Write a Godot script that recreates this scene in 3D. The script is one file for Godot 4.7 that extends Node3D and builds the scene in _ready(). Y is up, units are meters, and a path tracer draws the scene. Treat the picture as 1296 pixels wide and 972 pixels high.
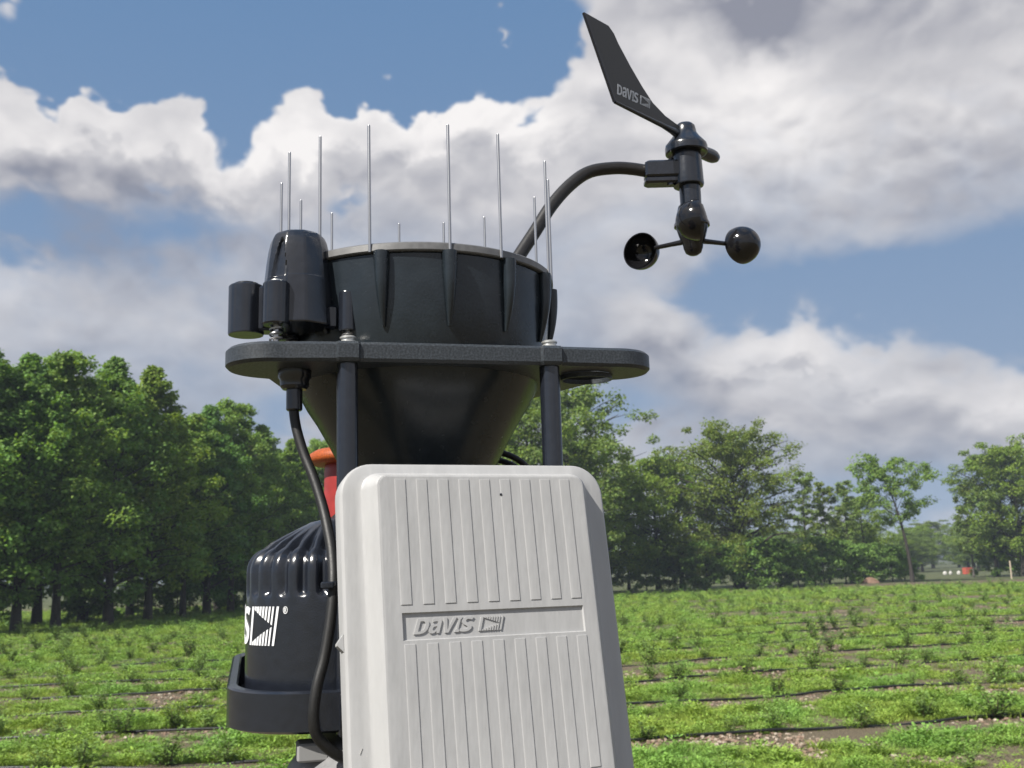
extends Node3D

# ---------------------------------------------------------------- mesh builder
class MB:
	var v := PackedVector3Array()

	func tri(a: Vector3, b: Vector3, c: Vector3) -> void:
		v.append(a); v.append(b); v.append(c)

	func quad(a: Vector3, b: Vector3, c: Vector3, d: Vector3) -> void:
		tri(a, b, c); tri(a, c, d)

	# every closed shape is turned so that its faces run clockwise seen from outside
	func close(from: int) -> void:
		var s := 0.0
		var o: Vector3 = v[from]
		for i in range(from, v.size(), 3):
			s += (v[i] - o).dot((v[i + 1] - o).cross(v[i + 2] - o))
		if s > 0.0:
			for i in range(from, v.size(), 3):
				var t: Vector3 = v[i + 1]
				v[i + 1] = v[i + 2]
				v[i + 2] = t

	func loft(rings: Array, cap0 := true, cap1 := true, loop := false) -> void:
		var from := v.size()
		var n: int = rings[0].size()
		var m: int = rings.size()
		for k in (m if loop else m - 1):
			var a: PackedVector3Array = rings[k]
			var b: PackedVector3Array = rings[(k + 1) % m]
			for i in n:
				var j := (i + 1) % n
				quad(a[i], a[j], b[j], b[i])
		if not loop:
			for e in 2:
				if (cap0 if e == 0 else cap1):
					var r: PackedVector3Array = rings[0] if e == 0 else rings[m - 1]
					var c := Vector3.ZERO
					for p in r:
						c += p
					c /= n
					for i in n:
						if e == 0:
							tri(r[(i + 1) % n], r[i], c)
						else:
							tri(r[i], r[(i + 1) % n], c)
		close(from)

	func lathe(profile: Array, seg := 48, at := Transform3D(), loop := false) -> void:
		var rings := []
		for p in profile:
			var r := PackedVector3Array()
			for i in seg:
				var a := TAU * i / seg
				r.append(at * Vector3(p.x * sin(a), p.y, p.x * cos(a)))
			rings.append(r)
		loft(rings, true, true, loop)

	func tube(path: Array, radius, seg := 10) -> void:
		var rings := []
		var up := Vector3.UP
		var n := path.size()
		var t0: Vector3 = (path[1] - path[0]).normalized()
		if absf(t0.dot(up)) > 0.9:
			up = Vector3.BACK
		var side := t0.cross(up).normalized()
		for k in n:
			var t: Vector3 = (path[mini(k + 1, n - 1)] - path[maxi(k - 1, 0)]).normalized()
			side = (side - t * side.dot(t)).normalized()
			var w := t.cross(side)
			var r := PackedVector3Array()
			var q: float = radius[k] if radius is Array else radius
			for i in seg:
				var a := TAU * i / seg
				r.append(path[k] + (side * cos(a) + w * sin(a)) * q)
			rings.append(r)
		loft(rings)

	func box(c: Vector3, s: Vector3, b := 0.0, at := Transform3D()) -> void:
		var h := s / 2.0
		if b <= 0.0:
			b = minf(minf(h.x, h.y), h.z) * 0.02
		var rings := []
		for k in [[-h.y, b], [-h.y + b, 0.0], [h.y - b, 0.0], [h.y, b]]:
			var r := PackedVector3Array()
			var x: float = h.x - k[1]
			var z: float = h.z - k[1]
			for p in [[x - b, z], [x, z - b], [x, -z + b], [x - b, -z], [-x + b, -z], [-x, -z + b], [-x, z - b], [-x + b, z]]:
				r.append(at * (c + Vector3(p[0], k[0], p[1])))
			rings.append(r)
		loft(rings)

	# outline (x, z) raised from y0 to y1 with a small chamfer, holes cut through
	func plate(outline: PackedVector2Array, holes: Array, y0: float, y1: float, b: float, at := Transform3D()) -> void:
		var from := v.size()
		var caps: PackedVector2Array
		var loops := [outline] + holes
		for q in loops.size():
			var lp: PackedVector2Array = loops[q]
			if Geometry2D.is_polygon_clockwise(lp) == (q == 0):
				lp.reverse()
			var n := lp.size()
			var ins := PackedVector2Array()
			for i in n:
				var d := (lp[(i + 1) % n] - lp[(i + n - 1) % n]).normalized()
				ins.append(lp[i] + Vector2(-d.y, d.x) * b)
			for i in n:
				var j := (i + 1) % n
				var p0 := [Vector3(ins[i].x, y0, ins[i].y), Vector3(lp[i].x, y0 + b, lp[i].y), Vector3(lp[i].x, y1 - b, lp[i].y), Vector3(ins[i].x, y1, ins[i].y)]
				var p1 := [Vector3(ins[j].x, y0, ins[j].y), Vector3(lp[j].x, y0 + b, lp[j].y), Vector3(lp[j].x, y1 - b, lp[j].y), Vector3(ins[j].x, y1, ins[j].y)]
				for k in 3:
					quad(at * p0[k], at * p1[k], at * p1[k + 1], at * p0[k + 1])
			if q == 0:
				caps = ins
			else:
				caps = bridge(caps, ins)
		var t := Geometry2D.triangulate_polygon(caps)
		for i in range(0, t.size(), 3):
			var a := caps[t[i]]
			var c := caps[t[i + 1]]
			var e := caps[t[i + 2]]
			if (c - a).cross(e - a) > 0.0:
				var s := c
				c = e
				e = s
			tri(at * Vector3(a.x, y1, a.y), at * Vector3(c.x, y1, c.y), at * Vector3(e.x, y1, e.y))
			tri(at * Vector3(a.x, y0, a.y), at * Vector3(e.x, y0, e.y), at * Vector3(c.x, y0, c.y))
		close(from)

	func bridge(outer: PackedVector2Array, hole: PackedVector2Array) -> PackedVector2Array:
		var best := 1e9
		var bi := 0
		var bj := 0
		for i in outer.size():
			for j in hole.size():
				var d := outer[i].distance_squared_to(hole[j])
				if d < best:
					best = d; bi = i; bj = j
		var r := PackedVector2Array()
		for i in outer.size():
			r.append(outer[i])
			if i == bi:
				for k in hole.size() + 1:
					r.append(hole[(bj + k) % hole.size()])
				r.append(outer[i])
		return r

	func mesh(angle := 38.0) -> ArrayMesh:
		var n := v.size()
		var fn := PackedVector3Array()
		var un := PackedVector3Array()
		var at := {}
		fn.resize(n / 3); un.resize(n / 3)
		for f in n / 3:
			var c := (v[f * 3 + 2] - v[f * 3]).cross(v[f * 3 + 1] - v[f * 3])
			fn[f] = c
			un[f] = c.normalized()
			for k in 3:
				var key := Vector3i((v[f * 3 + k] * 100000.0).round())
				if not at.has(key):
					at[key] = PackedInt32Array()
				at[key].append(f)
		var cl := cos(deg_to_rad(angle))
		var normals := PackedVector3Array()
		normals.resize(n)
		for f in n / 3:
			for k in 3:
				var s := Vector3.ZERO
				for g in at[Vector3i((v[f * 3 + k] * 100000.0).round())]:
					if un[g].dot(un[f]) > cl:
						s += fn[g]
				normals[f * 3 + k] = s.normalized() if s.length_squared() > 0.0 else un[f]
		var a := []
		a.resize(Mesh.ARRAY_MAX)
		a[Mesh.ARRAY_VERTEX] = v
		a[Mesh.ARRAY_NORMAL] = normals
		var m := ArrayMesh.new()
		m.add_surface_from_arrays(Mesh.PRIMITIVE_TRIANGLES, a)
		return m


# a bag of small faces with their own normals and colours: leaves, grass
class Leaves:
	var v := PackedVector3Array()
	var n := PackedVector3Array()
	var c := PackedColorArray()
	var ix := PackedInt32Array()

	func leaf(at: Vector3, along: Vector3, side: Vector3, l: float, w: float, col: Color, fold := 0.18) -> void:
		var b := v.size()
		var nn := along.cross(side).normalized()
		v.append(at); v.append(at + along * l * 0.5 + side * w * 0.5 + nn * w * fold); v.append(at + along * l); v.append(at + along * l * 0.5 - side * w * 0.5 + nn * w * fold)
		for i in 4:
			n.append(nn); c.append(col)
		for i in [0, 1, 2, 0, 2, 3]:
			ix.append(b + i)

	func blade(at: Vector3, along: Vector3, side: Vector3, l: float, w: float, bend: Vector3, col: Color) -> void:
		var b := v.size()
		var nn := along.cross(side).normalized()
		v.append(at - side * w * 0.5); v.append(at + side * w * 0.5); v.append(at + along * l * 0.6 + side * w * 0.35 + bend * 0.25); v.append(at + along * l * 0.6 - side * w * 0.35 + bend * 0.25); v.append(at + along * l + bend)
		for i in 5:
			n.append(nn); c.append(col)
		for i in [0, 1, 2, 0, 2, 3, 3, 2, 4]:
			ix.append(b + i)

	func mesh() -> ArrayMesh:
		var a := []
		a.resize(Mesh.ARRAY_MAX)
		a[Mesh.ARRAY_VERTEX] = v; a[Mesh.ARRAY_NORMAL] = n; a[Mesh.ARRAY_COLOR] = c; a[Mesh.ARRAY_INDEX] = ix
		var m := ArrayMesh.new()
		m.add_surface_from_arrays(Mesh.PRIMITIVE_TRIANGLES, a)
		return m


# ---------------------------------------------------------------- scene helpers
var taken := {}
var M := {}

func numbered(called: String) -> String:
	var k: int = taken.get(called, 0)
	taken[called] = k + 1
	return called if k == 0 else "%s_%03d" % [called, k]

func tag(o: Node, label := "", category := "", group := "", kind := "") -> void:
	if label: o.set_meta("label", label)
	if category: o.set_meta("category", category)
	if group: o.set_meta("group", group)
	if kind: o.set_meta("kind", kind)

func thing(called: String, label: String, category: String, at := Vector3.ZERO, turn := 0.0, group := "") -> Node3D:
	var o := Node3D.new()
	o.name = numbered(called)
	add_child(o)
	o.position = at
	o.rotation.y = turn
	tag(o, label, category, group)
	return o

func put(called: String, mesh: Mesh, m: Material, parent: Node = null) -> MeshInstance3D:
	var o := MeshInstance3D.new()
	if parent == null:
		parent = self
		o.name = numbered(called)
	else:
		var k := 0
		var nm := called
		while parent.has_node(NodePath(nm)):
			k += 1
			nm = "%s_%03d" % [called, k]
		o.name = nm
	o.mesh = mesh
	o.material_override = m
	o.cast_shadow = GeometryInstance3D.SHADOW_CASTING_SETTING_ON
	parent.add_child(o)
	return o

func lin(r: float, g: float, b: float) -> Color:
	return Color(r, g, b).linear_to_srgb()

func noise_tex(freq: float, seed_: int, lo: float, hi: float, normal := false, strength := 1.0, size := 256) -> NoiseTexture2D:
	var t := NoiseTexture2D.new()
	var f := FastNoiseLite.new()
	f.seed = seed_
	f.frequency = freq
	f.fractal_octaves = 4
	t.noise = f
	t.width = size; t.height = size
	t.seamless = true
	if normal:
		t.as_normal_map = true
		t.bump_strength = strength
	else:
		var g := Gradient.new()
		g.set_color(0, Color(lo, lo, lo)); g.set_color(1, Color(hi, hi, hi))
		t.color_ramp = g
	return t

func mat(called: String, c: Color, rough: float, metal := 0.0, bump := 0.0, scale := 20.0, vary := 0.0) -> StandardMaterial3D:
	var m := StandardMaterial3D.new()
	m.resource_name = called
	m.albedo_color = c
	m.roughness = rough
	m.metallic = metal
	m.uv1_triplanar = true
	m.uv1_scale = Vector3.ONE * scale
	if bump > 0.0:
		m.normal_enabled = true
		m.normal_texture = shared_bump
		m.normal_scale = bump
	if vary > 0.0:
		m.albedo_texture = shared_stain if vary < 0.5 else shared_dust
		m.roughness_texture = shared_gloss
		m.roughness_texture_channel = BaseMaterial3D.TEXTURE_CHANNEL_RED
	return m

var shared_bump: NoiseTexture2D
var shared_stain: NoiseTexture2D
var shared_dust: NoiseTexture2D
var shared_gloss: NoiseTexture2D

func spline(pts: Array, per := 6) -> Array:
	var r := []
	var n := pts.size()
	for i in n - 1:
		for k in per:
			var t := float(k) / per
			r.append(pts[i].cubic_interpolate(pts[i + 1], pts[maxi(i - 1, 0)], pts[mini(i + 2, n - 1)], t))
	r.append(pts[n - 1])
	return r

func rounded(x0: float, x1: float, y0: float, y1: float, r: float, per := 8) -> PackedVector2Array:
	var o := PackedVector2Array()
	var k := 0
	for c in [[x1 - r, y1 - r], [x0 + r, y1 - r], [x0 + r, y0 + r], [x1 - r, y0 + r]]:
		for i in per + 1:
			var a := (k + float(i) / per) * PI / 2
			o.append(Vector2(c[0] + r * cos(a), c[1] + r * sin(a)))
		k += 1
	return o

# ---------------------------------------------------------------- lettering
func glyph(ch: String) -> Array:   # triangles of one letter, scaled to the unit square
	var t := TextMesh.new()
	var f := SystemFont.new()
	f.font_names = PackedStringArray(["Droid Sans"])
	f.font_weight = 700
	t.font = f
	t.text = ch
	t.font_size = 64
	t.depth = 0.0
	t.pixel_size = 0.01
	t.curve_step = 1.0
	var a := t.surface_get_arrays(0)
	var p: PackedVector3Array = a[Mesh.ARRAY_VERTEX]
	var ix: PackedInt32Array = a[Mesh.ARRAY_INDEX] if a[Mesh.ARRAY_INDEX] != null else PackedInt32Array()
	if ix.is_empty():
		for i in p.size():
			ix.append(i)
	var lo := Vector3.INF
	var hi := -Vector3.INF
	for q in p:
		lo = lo.min(q); hi = hi.max(q)
	var out := []
	for i in ix:
		out.append(Vector2((p[i].x - lo.x) / (hi.x - lo.x), (p[i].y - lo.y) / (hi.y - lo.y)))
	return out

# raises a flat set of triangles (Vector2 triples) to a solid between depths d0 and d1 under the mapping f(u, v, d)
func raise(b: MB, tris: Array, f: Callable, d0: float, d1: float) -> void:
	var edges := {}
	var start := b.v.size()
	for i in range(0, tris.size(), 3):
		var t := [tris[i], tris[i + 1], tris[i + 2]]
		if (t[1] - t[0]).cross(t[2] - t[0]) < 0.0:
			t = [t[0], t[2], t[1]]
		b.tri(f.call(t[0].x, t[0].y, d1), f.call(t[2].x, t[2].y, d1), f.call(t[1].x, t[1].y, d1))
		for k in 3:
			var p := Vector2i((t[k] * 10000.0).round())
			var q := Vector2i((t[(k + 1) % 3] * 10000.0).round())
			if edges.has([q, p]):
				edges.erase([q, p])
			else:
				edges[[p, q]] = [t[k], t[(k + 1) % 3]]
	for e in edges.values():
		b.quad(f.call(e[0].x, e[0].y, d0), f.call(e[0].x, e[0].y, d1), f.call(e[1].x, e[1].y, d1), f.call(e[1].x, e[1].y, d0))
	var n1: Vector3 = f.call(0.5, 0.5, d1) - f.call(0.5, 0.5, d0)
	var c := (b.v[start + 2] - b.v[start]).cross(b.v[start + 1] - b.v[start])
	if c.dot(n1) < 0.0:
		for i in range(start, b.v.size(), 3):
			var s := b.v[i + 1]
			b.v[i + 1] = b.v[i + 2]
			b.v[i + 2] = s

var GL := {}

func word(b: MB, f: Callable, u0: float, u1: float, d0: float, d1: float, slant := 0.12) -> void:
	# D a V I S, all of one height, heavy and close set
	var w := {"D": 0.24, "a": 0.21, "V": 0.25, "I": 0.085, "S": 0.215}
	var x := 0.0
	for ch in ["D", "a", "V", "I", "S"]:
		if not GL.has(ch):
			GL[ch] = glyph(ch)
		var tr := []
		for p in GL[ch]:
			tr.append(Vector2(u0 + (x + p.x * w[ch] * 0.93 + (p.y - 0.5) * slant * 0.3) * (u1 - u0), p.y))
		raise(b, tr, f, d0, d1)
		x += w[ch]

func emblem(b: MB, f: Callable, u0: float, u1: float, d0: float, d1: float, slant := 0.14) -> void:
	# a block of upright bars out of which a triangle that points right is left empty
	var bars := [[0.0, 0.105, true]]
	for k in 7:
		bars.append([0.135 + 0.112 * k, 0.135 + 0.112 * k + 0.088 - 0.006 * k, false])
	bars.append([0.935, 1.0, true])
	for q in bars:
		var parts := []
		if q[2]:
			parts = [[0.0, 0.0, 1.0, 1.0]]
		else:
			var a0: float = clampf(1.0 - (q[0] - 0.1) / 0.76, 0.0, 1.0) * 0.42
			var a1: float = clampf(1.0 - (q[1] - 0.1) / 0.76, 0.0, 1.0) * 0.42
			parts = [[0.5 + a0 + 0.02, 0.5 + a1 + 0.02, 1.0, 1.0], [0.0, 0.0, 0.5 - a0 - 0.02, 0.5 - a1 - 0.02]]
		for p in parts:
			var c := [Vector2(q[0], p[0]), Vector2(q[1], p[1]), Vector2(q[1], p[3]), Vector2(q[0], p[2])]
			for i in 4:
				c[i] = Vector2(u0 + (c[i].x + (c[i].y - 0.5) * slant) * (u1 - u0), c[i].y)
			raise(b, [c[0], c[1], c[2], c[0], c[2], c[3]], f, d0, d1)

# ---------------------------------------------------------------- sky
const SKY_W := 4096
const SKY_H := 2048
const EXPO := 1.58
var sky_cov: PackedFloat32Array
var sky_tone: PackedFloat32Array
var sky_px: PackedFloat32Array
var sky_noise: FastNoiseLite
var sky_fine: FastNoiseLite

# photo position -> azimuth and height in degrees, so that the banks of cloud can be listed as they stood
func az_el(u: float, v: float) -> Vector2:
	var d := cam_basis * Vector3((u - 648.0) / 1310.0, (486.0 - v) / 1310.0, -1.0)
	return Vector2(rad_to_deg(atan2(d.x, -d.z)), rad_to_deg(atan2(d.y, Vector2(d.x, d.z).length())))

var cam_basis: Basis

const HOLES := [   # gaps of blue: u, v, half width, half height, strength
	[210, 30, 330, 72, 1.4], [470, 50, 200, 70, 1.4], [400, 105, 130, 36, 1.0], [200, 90, 90, 32, 0.6], [292, 150, 34, 48, 1.0], [20, 70, 110, 42, 1.0], [655, 90, 48, 62, 1.2], [690, 45, 60, 45, .55], [610, 35, 110, 50, 1.0],
	[120, 268, 150, 22, .26], [40, 310, 90, 30, .22], [240, 300, 70, 44, .22], [285, 190, 22, 40, .5],
	[198, 234, 48, 15, 0.75], [10, 280, 60, 34, 0.75], [440, 259, 30, 12, 0.45], [614, 175, 16, 6, 0.6], [560, 130, 26, 14, 0.3],
	[1150, 355, 190, 46, 1.1], [1010, 375, 130, 36, 0.8], [1290, 350, 90, 70, 0.9], [900, 350, 60, 26, .45], [1250, 420, 110, 40, .7], [1120, 425, 60, 22, .5], [905, 395, 30, 40, .4],
	[1180, 630, 260, 36, 0.62], [960, 545, 90, 20, .15], [370, 520, 60, 30, 0.45], [800, 520, 70, 40, .4]]
const BANKS := [   # cloud laid over the gaps
	[110, 178, 130, 48, 0.95], [205, 195, 60, 44, 0.7], [370, 205, 62, 40, 0.8], [330, 235, 80, 30, 0.6], [520, 190, 110, 50, 0.8], [605, 150, 44, 44, 0.6], [640, 215, 90, 50, .7], [14, 18, 22, 26, .55], [632, 38, 26, 16, 0.9], [770, 90, 60, 60, 0.5], [720, 150, 50, 50, 0.6],
	[1000, 470, 110, 50, 0.9], [1000, 430, 40, 20, .7], [825, 405, 58, 42, .7], [1130, 500, 130, 46, .6], [1290, 520, 60, 40, .6], [930, 450, 40, 28, .5], [1140, 440, 34, 20, .4]]
const TONES := [   # lighter (+) and greyer (-) bodies
	[110, 170, 150, 40, .36], [110, 255, 170, 40, -.2], [365, 195, 70, 35, .6], [560, 150, 110, 60, .45], [640, 130, 60, 50, .4], [880, 110, 130, 90, .55], [980, 90, 70, 50, .35], [1010, 150, 90, 80, .3], [1230, 110, 160, 90, .22], [960, 220, 120, 60, .25], [790, 300, 120, 60, .25],
	[965, 20, 64, 46, -1.0], [880, -10, 70, 26, -.5], [1240, 20, 140, 40, -.2], [1150, 235, 220, 50, -.25], [210, 340, 150, 50, -.32], [90, 300, 90, 36, -.25], [60, 420, 130, 36, .12], [230, 420, 60, 60, .1],
	[1020, 465, 90, 50, .42], [830, 400, 55, 40, .35], [1290, 515, 50, 40, .4], [930, 440, 40, 22, .3], [880, 470, 70, 60, -.3], [1240, 410, 110, 40, -.35], [1000, 600, 400, 40, -.2], [700, 480, 80, 50, -.1], [470, 330, 120, 60, -.05], [1150, 190, 100, 40, .0], [640, 220, 80, 40, -.08]]

func smooth(a: float, b: float, x: float) -> float:
	var t := clampf((x - a) / (b - a), 0.0, 1.0)
	return t * t * (3.0 - 2.0 * t)

func sky_row(job: int) -> void:
	var y: int = job
	var w := SKY_W
	var low: bool = sky_step == 4
	var st := sky_step
	if low:
		y = job * 4
	var el := (0.5 - (y + 0.5) / SKY_H) * PI
	var x0 := 0 if low else sky_x0
	var x1 := w if low else sky_x1
	if el < -0.03:
		el = -0.03
	var ce := cos(el)
	var se := sin(el)
	for x in range(x0, x1, st):
		var az := ((x + 0.5) / w - 0.5) * TAU
		# a flat-bottomed layer of air: far cloud is seen smaller and squashed
		var dx := sin(az) * ce
		var dz := -cos(az) * ce
		var q := 3.4
		var px := dx * q
		var py := se * q * 1.5
		var pz := dz * q
		var w1 := sky_noise.get_noise_3d(px * 0.8 + 7.0, py * 0.8, pz * 0.8)
		var w2 := sky_noise.get_noise_3d(px * 0.8, py * 0.8 + 9.0, pz * 0.8 + 5.0)
		var n1 := sky_noise.get_noise_3d(px * 1.6 + w1 * 0.5, py * 1.6 + w2 * 0.5, pz * 1.6)
		var f1 := absf(sky_fine.get_noise_3d(px * 3.0 + w2 * 0.3, py * 3.0 + w1 * 0.3, pz * 3.0))
		var f2 := absf(sky_fine.get_noise_3d(px * 3.0 + w2 * 0.3 + 0.05, py * 3.0 + w1 * 0.3 - 0.16, pz * 3.0))
		var f0 := absf(sky_noise.get_noise_3d(px * 2.5 + w2 * 0.4 + 31.0, py * 2.5 + w1 * 0.4, pz * 2.5))
		var f9 := absf(sky_noise.get_noise_3d(px * 2.5 + w2 * 0.4 + 31.06, py * 2.5 + w1 * 0.4 - 0.2, pz * 2.5))
		var w3 := sky_fine.get_noise_3d(px * 9.0 + w1, py * 9.0, pz * 9.0 + w2)
		var gx := clampf((az / TAU + 0.5) * 1024.0 - 0.5 + w1 * 3.0, 0.0, 1023.0)
		var gy := clampf((0.5 - el / PI) * 512.0 - 0.5 + w2 * 2.5 + ((f0 - 0.20) * 8.5 + (f1 - 0.16) * 5.5 + w3 * 1.0) * lerpf(0.5, 1.0, smooth(0.22, 0.40, se)), 0.0, 510.0)
		var ix := int(gx)
		var iy := int(gy)
		var fx := gx - ix
		var fy := gy - iy
		var i0 := iy * 1024 + ix
		var i1 := iy * 1024 + (ix + 1) % 1024
		var cov := lerpf(lerpf(sky_cov[i0], sky_cov[i1], fx), lerpf(sky_cov[i0 + 1024], sky_cov[i1 + 1024], fx), fy)
		var tone := lerpf(lerpf(sky_tone[i0], sky_tone[i1], fx), lerpf(sky_tone[i0 + 1024], sky_tone[i1 + 1024], fx), fy)
		var j0 := maxi(iy - 6, 0) * 1024 + ix
		var cov_up := lerpf(sky_cov[j0], sky_cov[maxi(iy - 6, 0) * 1024 + (ix + 1) % 1024], fx)
		var near := 1.0 - 0.72 * smooth(0.62, 0.86, cov) - 0.5 * (1.0 - smooth(-0.15, 0.2, cov))
		var c := cov + (n1 * 0.55 + (f0 - 0.22) * 0.55 + (f1 - 0.18) * 0.45 + w3 * 0.10) * near
		var soft := lerpf(0.85, 0.34, smooth(0.27, 0.43, se))
		var den := smooth(0.36 - soft * 0.4, 0.36 + soft, c)
		# lit tops and greyer bodies
		var body := smooth(0.5, 1.2, c)
		var top := clampf(cov - cov_up, -0.5, 0.7)
		var lit := 0.50 + tone * 0.78 + (f9 - f0) * 0.36 + (f2 - f1) * 0.20 + n1 * 0.22 + w2 * 0.18 + top * 0.40 - body * 0.16 + w3 * 0.02
		lit = clampf(lit, 0.0, 1.12)
		var hz := pow(1.0 - clampf(se, 0.0, 1.0), 5.0)
		var blue := Color(0.095, 0.215, 0.42).lerp(Color(0.34, 0.42, 0.54), pow(1.0 - clampf(se, 0.0, 1.0), 2.4))
		var grey := Color(0.27, 0.28, 0.335).lerp(Color(0.32, 0.34, 0.40), hz)
		var white := Color(0.86, 0.835, 0.83).lerp(Color(0.66, 0.64, 0.65), hz * 0.6)
		var cc := grey.lerp(white, lit)
		var o := blue.lerp(cc, den * 0.97)
		var k := (y * w + x) * 3
		if low:
			k = ((y / 4) * (w / 4) + x / 4) * 3
			sky_low[k] = o.r * 1.05 / EXPO; sky_low[k + 1] = o.g * 1.05 / EXPO; sky_low[k + 2] = o.b * 1.05 / EXPO
		else:
			sky_px[k] = o.r * 1.05 / EXPO; sky_px[k + 1] = o.g * 1.05 / EXPO; sky_px[k + 2] = o.b * 1.05 / EXPO

var sky_step := 4
var sky_x0 := 0
var sky_x1 := 0
var sky_y0 := 0
var sky_low: PackedFloat32Array

func cov_row(iy: int) -> void:
	var el := 90.0 - (iy + 0.5) * 180.0 / 512.0
	for ix in 1024:
		var az := (ix + 0.5) * 360.0 / 1024.0 - 180.0
		var a := deg_to_rad(az)
		var e := deg_to_rad(el)
		var p := Vector3(sin(a) * cos(e), sin(e) * 1.4, -cos(a) * cos(e))
		# away from the view: the same broken cumulus, from noise alone
		var far_cov := 0.62 + sky_noise.get_noise_3dv(p * 1.3 + Vector3(3, 1, 8)) * 1.5
		var far_tone := sky_noise.get_noise_3dv(p * 1.1 + Vector3(1, 5, 2)) * 0.7 + 0.1
		var inside := (1.0 - smooth(26.0, 46.0, absf(az))) * (1.0 - smooth(30.0, 46.0, el))
		var cov := 0.80
		var tone := 0.0
		if inside > 0.0:
			for h in sky_holes:
				var d := Vector2((az - h[0]) / h[2], (el - h[1]) / h[3]).length_squared()
				if d < 6.0:
					cov -= h[4] * exp(-d) * 1.0
			cov = maxf(cov, -0.12)
			for h in sky_banks:
				var d := Vector2((az - h[0]) / h[2], (el - h[1]) / h[3]).length_squared()
				if d < 6.0:
					cov += h[4] * exp(-d * 1.1)
			cov = minf(cov, 1.05)
			for h in sky_tones:
				var d := Vector2((az - h[0]) / h[2], (el - h[1]) / h[3]).length_squared()
				if d < 8.0:
					tone += h[4] * exp(-d)
		sky_cov[iy * 1024 + ix] = lerpf(far_cov, cov, inside)
		sky_tone[iy * 1024 + ix] = lerpf(far_tone, tone, inside)

var sky_holes := []
var sky_banks := []
var sky_tones := []

func run_rows(f: Callable, n: int) -> void:
	var id := WorkerThreadPool.add_group_task(f, n, -1, true)
	WorkerThreadPool.wait_for_group_task_completion(id)

func make_sky() -> Sky:
	sky_noise = FastNoiseLite.new()
	sky_noise.seed = 11; sky_noise.frequency = 0.9; sky_noise.fractal_octaves = 5; sky_noise.noise_type = FastNoiseLite.TYPE_SIMPLEX_SMOOTH
	sky_fine = FastNoiseLite.new()
	sky_fine.seed = 23; sky_fine.frequency = 1.1; sky_fine.fractal_octaves = 5; sky_fine.fractal_gain = 0.42
	for pair in [[HOLES, sky_holes], [BANKS, sky_banks], [TONES, sky_tones]]:
		for h in pair[0]:
			var c := az_el(h[0], h[1])
			pair[1].append([c.x, c.y, h[2] / 1310.0 * 57.3 * 0.95, h[3] / 1310.0 * 57.3 * 0.95, h[4]])
	sky_cov.resize(1024 * 512); sky_tone.resize(1024 * 512)
	run_rows(cov_row, 512)
	sky_low.resize(1024 * 512 * 3)
	sky_step = 4
	run_rows(sky_row, 512)
	var im := Image.create_from_data(1024, 512, false, Image.FORMAT_RGBF, sky_low.to_byte_array())
	im.resize(SKY_W, SKY_H, Image.INTERPOLATE_BILINEAR)
	sky_px = im.get_data().to_float32_array()
	sky_step = 1
	sky_x0 = int(SKY_W * 0.38); sky_x1 = int(SKY_W * 0.62)
	sky_y0 = int(SKY_H * 0.26)
	run_rows(func(j): sky_row(j + sky_y0), SKY_H / 2 + 16 - sky_y0)
	# below the horizon: the ground's own dull light
	im = Image.create_from_data(SKY_W, SKY_H, false, Image.FORMAT_RGBF, sky_px.to_byte_array())
	im.fill_rect(Rect2i(0, SKY_H / 2 + 14, SKY_W, SKY_H / 2 - 14), Color(0.12, 0.14, 0.08))
	# the panorama starts at the view's own heading (-z)
	var turned := Image.create_empty(SKY_W, SKY_H, false, Image.FORMAT_RGBF)
	turned.blit_rect(im, Rect2i(SKY_W / 2, 0, SKY_W / 2, SKY_H), Vector2i(0, 0))
	turned.blit_rect(im, Rect2i(0, 0, SKY_W / 2, SKY_H), Vector2i(SKY_W / 2, 0))
	var m := PanoramaSkyMaterial.new()
	m.panorama = ImageTexture.create_from_image(turned)
	var s := Sky.new()
	s.sky_material = m
	return s

# ---------------------------------------------------------------- start
var rng := RandomNumberGenerator.new()
const HUB := Vector3(-0.0553, 0.0, -0.6008)   # the station's axis on the ground
const TURN := 0.24435                           # 14 degrees

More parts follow.
